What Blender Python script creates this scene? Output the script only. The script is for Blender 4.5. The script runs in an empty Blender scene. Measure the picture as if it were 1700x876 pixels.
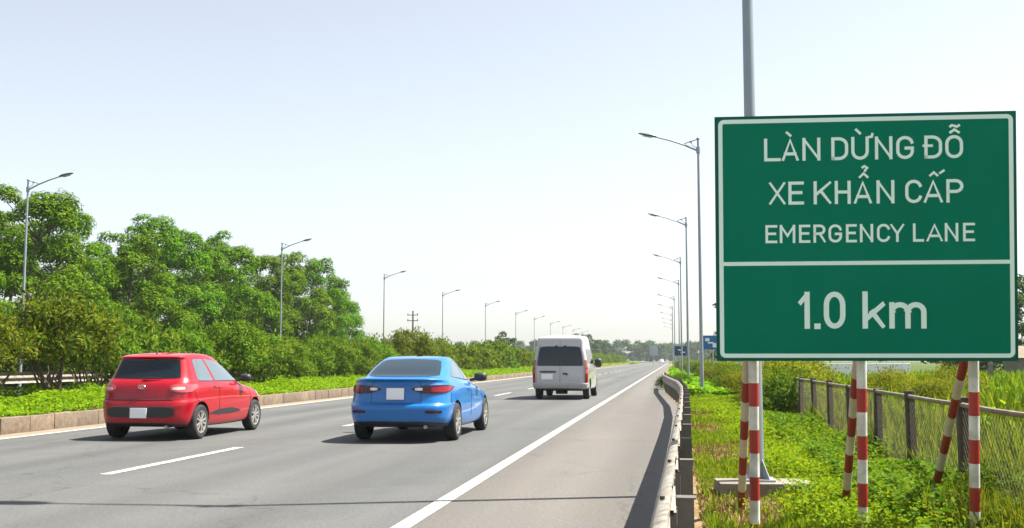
import bpy, bmesh, math, random
import numpy as np
from mathutils import Vector, Matrix

rng = np.random.default_rng(7)
random.seed(7)
R = math.radians
sc = bpy.context.scene
COL = sc.collection

# ------------------------------------------------------------------ camera, light, exposure
cam_data = bpy.data.cameras.new("camera")
cam_data.sensor_width = 36.0
cam_data.lens = 36.0 * 1750 / 1700
cam_data.clip_start = 0.1
cam_data.clip_end = 6000
cam = bpy.data.objects.new("camera", cam_data)
COL.objects.link(cam)
cam.location = (0, 0, 1.38)
cam.rotation_euler = (R(90 + 5.19), 0, R(8.67))
sc.camera = cam

SUN_EL, SUN_AZ = 60.0, 71.6          # azimuth clockwise from +Y (road direction)
world = bpy.data.worlds.new("World")
sc.world = world
world.use_nodes = True
wn = world.node_tree.nodes
wl = world.node_tree.links
wn.clear()
sky = wn.new("ShaderNodeTexSky")
sky.sky_type = 'NISHITA'
sky.sun_disc = False
sky.sun_elevation = R(SUN_EL)
sky.sun_rotation = R(SUN_AZ)
sky.altitude = 0
sky.air_density = 1.0
sky.dust_density = 1.2
sky.ozone_density = 1.2
bg = wn.new("ShaderNodeBackground")
bg.inputs[1].default_value = 0.0655
wo = wn.new("ShaderNodeOutputWorld")
hsv = wn.new("ShaderNodeHueSaturation")      # humid summer sky: less blue
hsv.inputs["Saturation"].default_value = 0.44
hsv.inputs["Hue"].default_value = 0.498
wl.new(sky.outputs[0], hsv.inputs["Color"])
wl.new(hsv.outputs[0], bg.inputs[0])
wl.new(bg.outputs[0], wo.inputs[0])

sun_data = bpy.data.lights.new("sun", 'SUN')
sun_data.energy = 5.0
sun_data.angle = R(0.55)
sun_data.color = (1.0, 0.94, 0.84)
sun = bpy.data.objects.new("sun", sun_data)
COL.objects.link(sun)
sdir = Vector((math.cos(R(SUN_EL)) * math.sin(R(SUN_AZ)), math.cos(R(SUN_EL)) * math.cos(R(SUN_AZ)), math.sin(R(SUN_EL))))
sun.rotation_euler = sdir.to_track_quat('Z', 'Y').to_euler()
sun.location = (20, 10, 40)

sc.view_settings.view_transform = 'Standard'
sc.view_settings.look = 'None'
sc.view_settings.gamma = 1.0
sc.view_settings.use_curve_mapping = False
sc.view_settings.exposure = 1.7
sc.render.engine = 'CYCLES'
sc.cycles.use_denoising = True
sc.cycles.max_bounces = 6
sc.cycles.diffuse_bounces = 3
sc.cycles.glossy_bounces = 3
sc.cycles.transmission_bounces = 4
sc.cycles.transparent_max_bounces = 6
sc.cycles.volume_bounces = 1
sc.cycles.sample_clamp_indirect = 6

# ------------------------------------------------------------------ helpers
def tag(o, label=None, cat=None, group=None, kind=None):
    if label: o["label"] = label
    if cat: o["category"] = cat
    if group: o["group"] = group
    if kind: o["kind"] = kind
    return o

def empty(name, loc=(0, 0, 0), rz=0.0):
    o = bpy.data.objects.new(name, None)
    o.empty_display_size = 0.2
    COL.objects.link(o)
    o.location = loc
    o.rotation_euler = (0, 0, rz)
    return o

def link_mesh(name, me, parent=None, loc=None):
    o = bpy.data.objects.new(name, me)
    COL.objects.link(o)
    if parent: o.parent = parent
    if loc: o.location = loc
    return o

def copy_tree(o, parent=None):
    c = o.copy()
    COL.objects.link(c)
    if parent: c.parent = parent
    for ch in list(o.children):
        copy_tree(ch, c)
    return c

class MB:
    """collects shapes for ONE mesh object"""
    def __init__(self):
        self.v, self.f, self.m = [], [], []
    def add(self, vs, fs, mi=0):
        b = len(self.v)
        self.v += [tuple(p) for p in vs]
        for f in fs:
            self.f.append(tuple(i + b for i in f))
            self.m.append(mi)
    def box(self, c, s, mi=0, rot=None):
        x, y, z = s[0] / 2, s[1] / 2, s[2] / 2
        vs = [Vector((sx * x, sy * y, sz * z)) for sz in (-1, 1) for sy in (-1, 1) for sx in (-1, 1)]
        if rot is not None: vs = [rot @ v for v in vs]
        c = Vector(c)
        self.add([v + c for v in vs], [(0, 2, 3, 1), (4, 5, 7, 6), (0, 1, 5, 4), (2, 6, 7, 3), (0, 4, 6, 2), (1, 3, 7, 5)], mi)
    def tube(self, pts, rad, n=10, mi=0, cap=True, mis=None):
        pts = [Vector(p) for p in pts]
        if not hasattr(rad, '__len__'): rad = [rad] * len(pts)
        vs, fs, ms = [], [], []
        prev = None
        for i, p in enumerate(pts):
            t = (pts[min(i + 1, len(pts) - 1)] - pts[max(i - 1, 0)]).normalized()
            a = Vector((0, 0, 1)) if abs(t.z) < 0.9 else Vector((1, 0, 0))
            if prev is not None and prev.cross(t).length > 0.2: a = prev
            u = (a - t * a.dot(t)).normalized()
            prev = u
            w = t.cross(u)
            for k in range(n):
                an = 2 * math.pi * k / n
                vs.append(p + (u * math.cos(an) + w * math.sin(an)) * rad[i])
        b = len(self.v)
        self.v += [tuple(p) for p in vs]
        for i in range(len(pts) - 1):
            for k in range(n):
                self.f.append((b + i * n + k, b + i * n + (k + 1) % n, b + (i + 1) * n + (k + 1) % n, b + (i + 1) * n + k))
                self.m.append(mis[i] if mis else mi)
        if cap:
            self.f.append(tuple(b + k for k in reversed(range(n)))); self.m.append(mis[0] if mis else mi)
            self.f.append(tuple(b + (len(pts) - 1) * n + k for k in range(n))); self.m.append(mis[-1] if mis else mi)
    def lathe(self, prof, axis='X', c=(0, 0, 0), n=32, mi=0):
        """prof: list of (axial, radius)"""
        vs, fs = [], []
        for a, r in prof:
            for k in range(n):
                t = 2 * math.pi * k / n
                if axis == 'X': p = (a, r * math.cos(t), r * math.sin(t))
                else: p = (r * math.cos(t), r * math.sin(t), a)
                vs.append((p[0] + c[0], p[1] + c[1], p[2] + c[2]))
        for i in range(len(prof) - 1):
            for k in range(n):
                fs.append((i * n + k, i * n + (k + 1) % n, (i + 1) * n + (k + 1) % n, (i + 1) * n + k))
        self.add(vs, fs, mi)
    def build(self, name, mats, parent=None, smooth=False, loc=None, bevel=0, angle=35):
        me = bpy.data.meshes.new(name)
        me.from_pydata(self.v, [], self.f)
        if not isinstance(mats, (list, tuple)): mats = [mats]
        for m in mats: me.materials.append(m)
        if len(mats) > 1: me.polygons.foreach_set("material_index", self.m)
        bm = bmesh.new(); bm.from_mesh(me)
        bmesh.ops.recalc_face_normals(bm, faces=bm.faces)
        if bevel:
            es = [e for e in bm.edges if len(e.link_faces) == 2 and e.calc_face_angle(0) > 0.6]
            bmesh.ops.bevel(bm, geom=es, offset=bevel, segments=2, affect='EDGES', profile=0.6)
        bm.to_mesh(me); bm.free()
        if smooth or bevel:
            me.polygons.foreach_set("use_smooth", [True] * len(me.polygons))
            me.set_sharp_from_angle(angle=R(angle))
        me.update()
        return link_mesh(name, me, parent, loc)

# ------------------------------------------------------------------ materials
def new_mat(name):
    m = bpy.data.materials.new(name)
    m.use_nodes = True
    nt = m.node_tree
    return m, nt, nt.nodes["Principled BSDF"]

def mat(name, col, rough=0.6, metal=0.0, spec=0.5, coat=0.0, noise=None, bump=None, scale2=None):
    """noise = (scale, amount, dark multiplier colour); bump = (scale, strength)"""
    m, nt, p = new_mat(name)
    N, L = nt.nodes, nt.links
    p.inputs["Base Color"].default_value = (*col, 1)
    p.inputs["Roughness"].default_value = rough
    p.inputs["Metallic"].default_value = metal
    p.inputs["Specular IOR Level"].default_value = spec
    p.inputs["Coat Weight"].default_value = coat
    p.inputs["Coat Roughness"].default_value = 0.04
    tc = N.new("ShaderNodeTexCoord")
    if noise:
        n = N.new("ShaderNodeTexNoise"); n.inputs["Scale"].default_value = noise[0]
        n.inputs["Detail"].default_value = 6; n.inputs["Roughness"].default_value = 0.65
        L.new(tc.outputs["Object"], n.inputs["Vector"])
        r = N.new("ShaderNodeValToRGB")
        c2 = noise[2]
        r.color_ramp.elements[0].position = 0.5 - noise[1]
        r.color_ramp.elements[0].color = (*c2, 1)
        r.color_ramp.elements[1].position = 0.5 + noise[1]
        r.color_ramp.elements[1].color = (*col, 1)
        L.new(n.outputs[0], r.inputs[0]); L.new(r.outputs[0], p.inputs["Base Color"])
    if bump:
        n = N.new("ShaderNodeTexNoise"); n.inputs["Scale"].default_value = bump[0]; n.inputs["Detail"].default_value = 4
        L.new(tc.outputs["Object"], n.inputs["Vector"])
        b = N.new("ShaderNodeBump"); b.inputs["Strength"].default_value = bump[1]; b.inputs["Distance"].default_value = 0.02
        L.new(n.outputs[0], b.inputs["Height"]); L.new(b.outputs[0], p.inputs["Normal"])
    return m

def leaf_mat(name, cols, trans=0.35, tcol=(1.35, 1.25, 0.55), rough=0.75, objvar=0.12):
    """leaves: one random tint per leaf, light comes through them"""
    m, nt, p = new_mat(name)
    N, L = nt.nodes, nt.links
    g = N.new("ShaderNodeNewGeometry")
    r = N.new("ShaderNodeValToRGB")
    el = r.color_ramp.elements
    while len(el) < len(cols): el.new(0.5)
    for i, c in enumerate(cols):
        el[i].position = i / (len(cols) - 1)
        el[i].color = (*c, 1)
    oi = N.new("ShaderNodeObjectInfo")
    hs = N.new("ShaderNodeHueSaturation")
    mr = N.new("ShaderNodeMapRange")
    mr.inputs[3].default_value = 1 - objvar; mr.inputs[4].default_value = 1 + objvar
    mh = N.new("ShaderNodeMapRange")
    mh.inputs[3].default_value = 0.5 - objvar * 0.12; mh.inputs[4].default_value = 0.5 + objvar * 0.12
    L.new(oi.outputs["Random"], mr.inputs[0]); L.new(mr.outputs[0], hs.inputs["Value"])
    L.new(oi.outputs["Random"], mh.inputs[0]); L.new(mh.outputs[0], hs.inputs["Hue"])
    L.new(g.outputs["Random Per Island"], r.inputs[0])
    L.new(r.outputs[0], hs.inputs["Color"])
    L.new(hs.outputs[0], p.inputs["Base Color"])
    p.inputs["Roughness"].default_value = rough
    p.inputs["Specular IOR Level"].default_value = 0.06
    t = N.new("ShaderNodeBsdfTranslucent")
    mu = N.new("ShaderNodeMix"); mu.data_type = 'RGBA'; mu.blend_type = 'MULTIPLY'; mu.inputs[0].default_value = 1
    L.new(hs.outputs[0], mu.inputs[6]); mu.inputs[7].default_value = (*tcol, 1)
    L.new(mu.outputs[2], t.inputs[0])
    mx = N.new("ShaderNodeMixShader"); mx.inputs[0].default_value = trans
    L.new(p.outputs[0], mx.inputs[1]); L.new(t.outputs[0], mx.inputs[2])
    L.new(mx.outputs[0], N["Material Output"].inputs[0])
    return m

def asphalt(name, c1, c2, c3, wear):
    m, nt, p = new_mat(name)
    N, L = nt.nodes, nt.links
    tc = N.new("ShaderNodeTexCoord")
    mp = N.new("ShaderNodeMapping"); mp.inputs["Scale"].default_value = (0.9, 0.05, 1)
    L.new(tc.outputs["Object"], mp.inputs[0])
    a = N.new("ShaderNodeTexNoise"); a.inputs["Scale"].default_value = 1.0; a.inputs["Detail"].default_value = 5
    L.new(mp.outputs[0], a.inputs["Vector"])
    b = N.new("ShaderNodeTexNoise"); b.inputs["Scale"].default_value = 0.35; b.inputs["Detail"].default_value = 8; b.inputs["Roughness"].default_value = 0.7
    L.new(tc.outputs["Object"], b.inputs["Vector"])
    g = N.new("ShaderNodeTexNoise"); g.inputs["Scale"].default_value = 28; g.inputs["Detail"].default_value = 4; g.inputs["Roughness"].default_value = 0.8
    L.new(tc.outputs["Object"], g.inputs["Vector"])
    m1 = N.new("ShaderNodeMix"); m1.data_type = 'RGBA'
    r1 = N.new("ShaderNodeMapRange"); r1.inputs[1].default_value = 0.35; r1.inputs[2].default_value = 0.65
    L.new(a.outputs[0], r1.inputs[0]); L.new(r1.outputs[0], m1.inputs[0])
    m1.inputs[6].default_value = (*c1, 1); m1.inputs[7].default_value = (*c2, 1)
    m2 = N.new("ShaderNodeMix"); m2.data_type = 'RGBA'
    r2 = N.new("ShaderNodeMapRange"); r2.inputs[1].default_value = 0.45; r2.inputs[2].default_value = 0.75; r2.inputs[4].default_value = wear
    L.new(b.outputs[0], r2.inputs[0]); L.new(r2.outputs[0], m2.inputs[0])
    L.new(m1.outputs[2], m2.inputs[6]); m2.inputs[7].default_value = (*c3, 1)
    m3 = N.new("ShaderNodeMix"); m3.data_type = 'RGBA'; m3.blend_type = 'MULTIPLY'; m3.inputs[0].default_value = 1
    r3 = N.new("ShaderNodeMapRange"); r3.inputs[1].default_value = 0.25; r3.inputs[2].default_value = 0.75; r3.inputs[3].default_value = 0.55; r3.inputs[4].default_value = 1.45
    L.new(g.outputs[0], r3.inputs[0])
    cb = N.new("ShaderNodeCombineColor")
    for i in range(3): L.new(r3.outputs[0], cb.inputs[i])
    L.new(m2.outputs[2], m3.inputs[6]); L.new(cb.outputs[0], m3.inputs[7])
    # hairline cracks
    v = N.new("ShaderNodeTexVoronoi"); v.feature = 'DISTANCE_TO_EDGE'; v.inputs["Scale"].default_value = 0.22
    wv = N.new("ShaderNodeVectorMath"); wv.operation = 'ADD'
    nz = N.new("ShaderNodeTexNoise"); nz.inputs["Scale"].default_value = 1.3; nz.inputs["Detail"].default_value = 5
    L.new(tc.outputs["Object"], nz.inputs["Vector"]); L.new(tc.outputs["Object"], wv.inputs[0]); L.new(nz.outputs[1], wv.inputs[1])
    L.new(wv.outputs[0], v.inputs["Vector"])
    rc = N.new("ShaderNodeMapRange"); rc.inputs[1].default_value = 0.0; rc.inputs[2].default_value = 0.006; rc.inputs[3].default_value = 0.75; rc.inputs[4].default_value = 1.0
    L.new(v.outputs["Distance"], rc.inputs[0])
    cc = N.new("ShaderNodeCombineColor")
    for i in range(3): L.new(rc.outputs[0], cc.inputs[i])
    m4 = N.new("ShaderNodeMix"); m4.data_type = 'RGBA'; m4.blend_type = 'MULTIPLY'; m4.inputs[0].default_value = 1
    L.new(m3.outputs[2], m4.inputs[6]); L.new(cc.outputs[0], m4.inputs[7])
    sx = N.new("ShaderNodeSeparateXYZ"); L.new(tc.outputs["Object"], sx.inputs[0])
    ma = N.new("ShaderNodeMath"); ma.operation = 'MULTIPLY_ADD'; ma.inputs[1].default_value = 2 * math.pi / 1.57; ma.inputs[2].default_value = 3.7 * 2 * math.pi / 1.57
    L.new(sx.outputs[0], ma.inputs[0])
    co = N.new("ShaderNodeMath"); co.operation = 'COSINE'; L.new(ma.outputs[0], co.inputs[0])
    ad = N.new("ShaderNodeMath"); ad.operation = 'MULTIPLY_ADD'; ad.inputs[1].default_value = 0.35
    L.new(co.outputs[0], ad.inputs[0]); L.new(b.outputs[0], ad.inputs[2])
    rt_ = N.new("ShaderNodeMapRange"); rt_.inputs[1].default_value = 0.35; rt_.inputs[2].default_value = 0.9; rt_.inputs[3].default_value = 1.05; rt_.inputs[4].default_value = 0.86
    L.new(ad.outputs[0], rt_.inputs[0])
    ct = N.new("ShaderNodeCombineColor")
    for i in range(3): L.new(rt_.outputs[0], ct.inputs[i])
    m5 = N.new("ShaderNodeMix"); m5.data_type = 'RGBA'; m5.blend_type = 'MULTIPLY'; m5.inputs[0].default_value = 1
    L.new(m4.outputs[2], m5.inputs[6]); L.new(ct.outputs[0], m5.inputs[7])
    L.new(m5.outputs[2], p.inputs["Base Color"])
    p.inputs["Roughness"].default_value = 0.85
    p.inputs["Specular IOR Level"].default_value = 0.3
    bp = N.new("ShaderNodeBump"); bp.inputs["Strength"].default_value = 0.35; bp.inputs["Distance"].default_value = 0.01
    L.new(g.outputs[0], bp.inputs["Height"]); L.new(bp.outputs[0], p.inputs["Normal"])
    return m

def ground_mat(name, cols, scale):
    m, nt, p = new_mat(name)
    N, L = nt.nodes, nt.links
    tc = N.new("ShaderNodeTexCoord")
    a = N.new("ShaderNodeTexNoise"); a.inputs["Scale"].default_value = scale; a.inputs["Detail"].default_value = 8; a.inputs["Roughness"].default_value = 0.7
    L.new(tc.outputs["Object"], a.inputs["Vector"])
    r = N.new("ShaderNodeValToRGB")
    el = r.color_ramp.elements
    while len(el) < len(cols): el.new(0.5)
    for i, c in enumerate(cols):
        el[i].position = 0.3 + 0.4 * i / (len(cols) - 1); el[i].color = (*c, 1)
    L.new(a.outputs[0], r.inputs[0])
    g = N.new("ShaderNodeTexNoise"); g.inputs["Scale"].default_value = 22; g.inputs["Detail"].default_value = 5
    L.new(tc.outputs["Object"], g.inputs["Vector"])
    m3 = N.new("ShaderNodeMix"); m3.data_type = 'RGBA'; m3.blend_type = 'MULTIPLY'; m3.inputs[0].default_value = 1
    r3 = N.new("ShaderNodeMapRange"); r3.inputs[1].default_value = 0.3; r3.inputs[2].default_value = 0.7; r3.inputs[3].default_value = 0.6; r3.inputs[4].default_value = 1.3
    L.new(g.outputs[0], r3.inputs[0])
    cb = N.new("ShaderNodeCombineColor")
    for i in range(3): L.new(r3.outputs[0], cb.inputs[i])
    L.new(r.outputs[0], m3.inputs[6]); L.new(cb.outputs[0], m3.inputs[7])
    L.new(m3.outputs[2], p.inputs["Base Color"])
    p.inputs["Roughness"].default_value = 0.95
    p.inputs["Specular IOR Level"].default_value = 0.1
    bp = N.new("ShaderNodeBump"); bp.inputs["Strength"].default_value = 0.8; bp.inputs["Distance"].default_value = 0.05
    L.new(g.outputs[0], bp.inputs["Height"]); L.new(bp.outputs[0], p.inputs["Normal"])
    return m

def island_mat(name, cols, rough=0.85, scale=9, dirt=0.5):
    """blocks: a tint per block plus grime"""
    m, nt, p = new_mat(name)
    N, L = nt.nodes, nt.links
    g = N.new("ShaderNodeNewGeometry")
    r = N.new("ShaderNodeValToRGB")
    el = r.color_ramp.elements
    while len(el) < len(cols): el.new(0.5)
    for i, c in enumerate(cols):
        el[i].position = i / (len(cols) - 1); el[i].color = (*c, 1)
    L.new(g.outputs["Random Per Island"], r.inputs[0])
    tc = N.new("ShaderNodeTexCoord")
    n = N.new("ShaderNodeTexNoise"); n.inputs["Scale"].default_value = scale; n.inputs["Detail"].default_value = 7; n.inputs["Roughness"].default_value = 0.7
    L.new(tc.outputs["Object"], n.inputs["Vector"])
    r3 = N.new("ShaderNodeMapRange"); r3.inputs[1].default_value = 0.3; r3.inputs[2].default_value = 0.65; r3.inputs[3].default_value = dirt; r3.inputs[4].default_value = 1.15
    L.new(n.outputs[0], r3.inputs[0])
    cb = N.new("ShaderNodeCombineColor")
    for i in range(3): L.new(r3.outputs[0], cb.inputs[i])
    m3 = N.new("ShaderNodeMix"); m3.data_type = 'RGBA'; m3.blend_type = 'MULTIPLY'; m3.inputs[0].default_value = 1
    L.new(r.outputs[0], m3.inputs[6]); L.new(cb.outputs[0], m3.inputs[7])
    L.new(m3.outputs[2], p.inputs["Base Color"])
    p.inputs["Roughness"].default_value = rough
    b = N.new("ShaderNodeBump"); b.inputs["Strength"].default_value = 0.4; b.inputs["Distance"].default_value = 0.02
    L.new(n.outputs[0], b.inputs["Height"]); L.new(b.outputs[0], p.inputs["Normal"])
    return m

M = {}
M['road'] = asphalt('asphalt', (0.058, 0.061, 0.062), (0.082, 0.084, 0.083), (0.100, 0.099, 0.093), 0.75)
M['shoulder'] = asphalt('shoulder_asphalt', (0.084, 0.081, 0.076), (0.102, 0.096, 0.089), (0.124, 0.109, 0.092), 0.75)
M['gutter'] = mat('gutter_concrete', (0.20, 0.165, 0.12), 0.9, noise=(3, 0.2, (0.13, 0.105, 0.075)))
M['paint_line'] = mat('road_paint', (0.44, 0.425, 0.385), 0.75, noise=(16, 0.09, (0.19, 0.185, 0.17)))
M['kerb'] = island_mat('kerb_stone', [(0.17, 0.125, 0.085), (0.14, 0.105, 0.075), (0.20, 0.15, 0.10)], dirt=0.55)
M['soil'] = ground_mat('soil', [(0.05, 0.035, 0.016), (0.08, 0.055, 0.026), (0.05, 0.055, 0.016)], 1.1)
M['verge'] = ground_mat('verge_soil', [(0.05, 0.06, 0.014), (0.14, 0.10, 0.045), (0.24, 0.165, 0.09), (0.10, 0.095, 0.025)], 1.5)
M['field'] = ground_mat('field', [(0.03, 0.055, 0.010), (0.055, 0.08, 0.014), (0.08, 0.09, 0.02)], 0.15)
M['galv'] = mat('galvanised_steel', (0.36, 0.38, 0.38), 0.5, 0.55, noise=(6, 0.25, (0.28, 0.29, 0.29)))
M['galv_post'] = mat('weathered_post_steel', (0.14, 0.135, 0.125), 0.65, 0.3, noise=(5, 0.25, (0.08, 0.075, 0.065)))
M['beam'] = mat('weathered_beam', (0.31, 0.295, 0.26), 0.65, 0.2, noise=(9, 0.16, (0.13, 0.105, 0.075)), bump=(40, 0.25))
M['bolt'] = mat('rusty_bolt', (0.07, 0.05, 0.04), 0.7, 0.3)
M['pole'] = mat('lamp_pole_steel', (0.30, 0.33, 0.36), 0.45, 0.5, noise=(2, 0.3, (0.24, 0.27, 0.3)))
M['lamp_head'] = mat('lamp_head', (0.10, 0.125, 0.12), 0.45, 0.3)
M['lamp_glass'] = mat('lamp_glass', (0.45, 0.47, 0.45), 0.2)
M['concrete'] = mat('concrete', (0.22, 0.20, 0.165), 0.9, noise=(4, 0.2, (0.12, 0.10, 0.08)), bump=(25, 0.3))
M['fence_post'] = mat('old_concrete_post', (0.085, 0.07, 0.052), 0.95, noise=(5, 0.22, (0.035, 0.028, 0.02)), bump=(20, 0.4))
M['fence_rail'] = mat('bleached_rail', (0.24, 0.205, 0.15), 0.85, noise=(5, 0.2, (0.13, 0.105, 0.07)))
M['wire'] = mat('rusted_wire', (0.10, 0.08, 0.05), 0.8, 0.2)
M['sign_green'] = mat('sign_green', (0.0, 0.205, 0.128), 0.5, spec=0.08, noise=(1.2, 0.3, (0.0, 0.165, 0.10)))
M['sign_edge'] = mat('sign_edge_green', (0.008, 0.10, 0.07), 0.5, spec=0.12)
M['sign_white'] = mat('sign_white', (0.80, 0.97, 0.93), 0.5, spec=0.2, noise=(6, 0.3, (0.74, 0.92, 0.87)))
M['sign_back'] = mat('sign_back', (0.42, 0.43, 0.43), 0.5, 0.6)
M['post_white'] = mat('post_white', (0.74, 0.73, 0.70), 0.45, noise=(5, 0.14, (0.46, 0.43, 0.36)))
M['post_red'] = mat('post_red', (0.42, 0.022, 0.018), 0.45, noise=(5, 0.14, (0.30, 0.03, 0.022)))
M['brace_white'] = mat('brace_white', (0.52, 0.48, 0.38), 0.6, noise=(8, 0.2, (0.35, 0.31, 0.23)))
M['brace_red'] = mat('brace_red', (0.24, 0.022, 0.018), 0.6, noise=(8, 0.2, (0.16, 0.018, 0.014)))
M['blue_sign'] = mat('sign_blue', (0.01, 0.11, 0.36), 0.45)
M['marks'] = mat('sign_marks_white', (0.8, 0.82, 0.85), 0.5)
M['bark'] = mat('bark', (0.12, 0.095, 0.07), 0.95, noise=(6, 0.2, (0.06, 0.045, 0.03)))
M['stem'] = mat('stem', (0.14, 0.11, 0.07), 0.95, noise=(8, 0.2, (0.07, 0.05, 0.03)))
M['tree_leaf'] = leaf_mat('tree_leaves', [(0.030, 0.088, 0.003), (0.070, 0.160, 0.004), (0.14, 0.235, 0.006)], 0.24)
M['tree_leaf_dark'] = leaf_mat('tree_leaves_dark', [(0.02, 0.05, 0.012), (0.04, 0.085, 0.016), (0.06, 0.11, 0.02)], 0.3)
M['shrub_leaf'] = leaf_mat('shrub_leaves', [(0.026, 0.066, 0.007), (0.062, 0.130, 0.010), (0.115, 0.185, 0.013), (0.20, 0.215, 0.02)], 0.38, objvar=0.26)
M['vine_leaf'] = leaf_mat('vine_leaves', [(0.06, 0.10, 0.008), (0.14, 0.18, 0.010), (0.24, 0.24, 0.016)], 0.4)
M['weed_leaf'] = leaf_mat('weed_leaves', [(0.035, 0.09, 0.008), (0.075, 0.145, 0.010), (0.12, 0.185, 0.012)], 0.4)
M['weed_bright'] = leaf_mat('bright_weed_leaves', [(0.065, 0.165, 0.005), (0.125, 0.25, 0.007), (0.22, 0.31, 0.010)], 0.42)
M['verge_blade'] = leaf_mat('verge_blades', [(0.08, 0.155, 0.008), (0.15, 0.23, 0.012), (0.25, 0.26, 0.025)], 0.38)
M['dry_leaf'] = leaf_mat('dry_grass', [(0.17, 0.13, 0.05), (0.26, 0.19, 0.08), (0.17, 0.18, 0.035)], 0.25, (1.1, 1.0, 0.7))
M['grass_leaf'] = leaf_mat('field_grass', [(0.07, 0.11, 0.012), (0.13, 0.17, 0.016), (0.20, 0.20, 0.028)], 0.38)
M['far_leaf'] = leaf_mat('far_leaves', [(0.03, 0.065, 0.02), (0.05, 0.095, 0.025)], 0.3)
# vehicles
M['red_paint'] = mat('red_car_paint', (0.30, 0.0015, 0.010), 0.35, 0.0, spec=0.2, coat=0.8)
M['blue_paint'] = mat('blue_car_paint', (0.002, 0.125, 0.40), 0.35, 0.0, spec=0.25, coat=0.9)
M['van_paint'] = mat('van_paint', (0.45, 0.44, 0.455), 0.35, 0.1, coat=0.8, noise=(1.5, 0.3, (0.38, 0.365, 0.375)))
M['under'] = mat('underbody_black', (0.012, 0.012, 0.012), 0.9)
M['trim'] = mat('black_trim', (0.018, 0.019, 0.022), 0.5)
M['glass'] = mat('tinted_glass', (0.006, 0.013, 0.02), 0.03, spec=0.45)
M['glass_sky'] = mat('rear_glass', (0.010, 0.022, 0.032), 0.03, spec=0.75)
M['glass_light'] = mat('side_glass', (0.09, 0.12, 0.14), 0.03, spec=0.8)
M['tyre'] = mat('tyre', (0.016, 0.016, 0.017), 0.9)
M['rim'] = mat('alloy_rim', (0.36, 0.35, 0.33), 0.4, 0.5)
M['rim_dark'] = mat('wheel_well_dark', (0.02, 0.02, 0.02), 0.8)
M['red_lens'] = mat('red_lens', (0.20, 0.004, 0.010), 0.15, coat=0.4, spec=0.3)
M['dark_lens'] = mat('dark_red_lens', (0.035, 0.003, 0.006), 0.15, coat=0.4, spec=0.3)
M['pink_lens'] = mat('pink_lens', (0.42, 0.05, 0.06), 0.15, coat=1.0)
M['clear_lens'] = mat('clear_lens', (0.75, 0.74, 0.74), 0.12, coat=1.0)
M['rose_lens'] = mat('pale_rose_lens', (0.60, 0.38, 0.36), 0.2, coat=0.5)
M['amber_lens'] = mat('amber_lens', (0.25, 0.07, 0.02), 0.2, coat=1.0)
M['plate'] = mat('number_plate_white', (0.80, 0.80, 0.82), 0.5)
M['chrome'] = mat('chrome', (0.65, 0.65, 0.66), 0.18, 1.0)

# ------------------------------------------------------------------ the setting
def sheet(name, x0, x1, y0, y1, z, m, nx=1, ny=1, xf0=None, xf1=None, kind='structure', zf=None):
    ys = np.linspace(y0, y1, ny + 1)
    vs, fs = [], []
    for y in ys:
        a = xf0(y) if xf0 else x0
        b = xf1(y) if xf1 else x1
        for i in range(nx + 1):
            x = a + (b - a) * i / nx
            vs.append((x, y, z + (zf(x, y) if zf else 0)))
    for j in range(ny):
        for i in range(nx):
            k = j * (nx + 1) + i
            fs.append((k, k + 1, k + nx + 2, k + nx + 1))
    me = bpy.data.meshes.new(name)
    me.from_pydata(vs, [], fs); me.materials.append(m); me.update()
    o = link_mesh(name, me)
    o["kind"] = kind
    return o

RAIL = [(-3, -0.20), (2, -0.11), (4, -0.05), (6, -0.02), (9, 0.02), (14, 0.09), (20, 0.16), (26, 0.20), (32, 0.12), (38, -0.12), (45, -0.40), (60, -0.62), (90, -0.80), (140, -0.9), (400, -0.9)]
def rail_x(y):
    return float(np.interp(y, [a for a, _ in RAIL], [b for _, b in RAIL]))
def edge_x(y): return rail_x(y) + 0.03

sheet('ground', -900, 900, -120, 900, -0.02, M['field'])
sheet('road', -11.75, 0, -60, 900, 0.0, M['road'], 1, 4, None, lambda y: -2.30)
sheet('hard_shoulder', -2.30, 0, -60, 400, 0.0, M['shoulder'], 1, 300, None, edge_x)
sheet('verge', 0, 3.0, -20, 400, 0.006, M['verge'], 1, 300, edge_x, None)
sheet('gutter', -12.27, -11.75, -60, 900, 0.0, M['gutter'])
sheet('opposite_road', -27.0, -18.6, -60, 900, 0.0, M['road'])
sheet('median_soil', -18.2, -12.45, -60, 400, 0.27, M['soil'])

mb = MB()
y = -30.0
while y < 300:
    L_ = random.uniform(0.55, 0.95) if y < 120 else 6.0
    mb.box((-12.37 + random.uniform(-.012, .012), y + L_ / 2, 0.15), (0.2, L_ - 0.016, 0.31 + random.uniform(-.014, .014)))
    y += L_
k = mb.build('kerb', M['kerb'], bevel=0.012); k["kind"] = 'structure'
mb = MB(); mb.box((-18.3, 120, 0.13), (0.2, 360, 0.30)); k = mb.build('kerb', M['kerb']); k["kind"] = 'structure'

sheet('edge_line', -2.32, -2.16, -60, 500, 0.005, M['paint_line'])
sheet('edge_line', -11.70, -11.54, -60, 500, 0.005, M['paint_line'])
y = 12.0 - 9.4 * 4
while y < 300:
    sheet('lane_dash', -6.87, -6.71, y, y + 4.0, 0.005, M['paint_line'])
    y += 9.4

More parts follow.
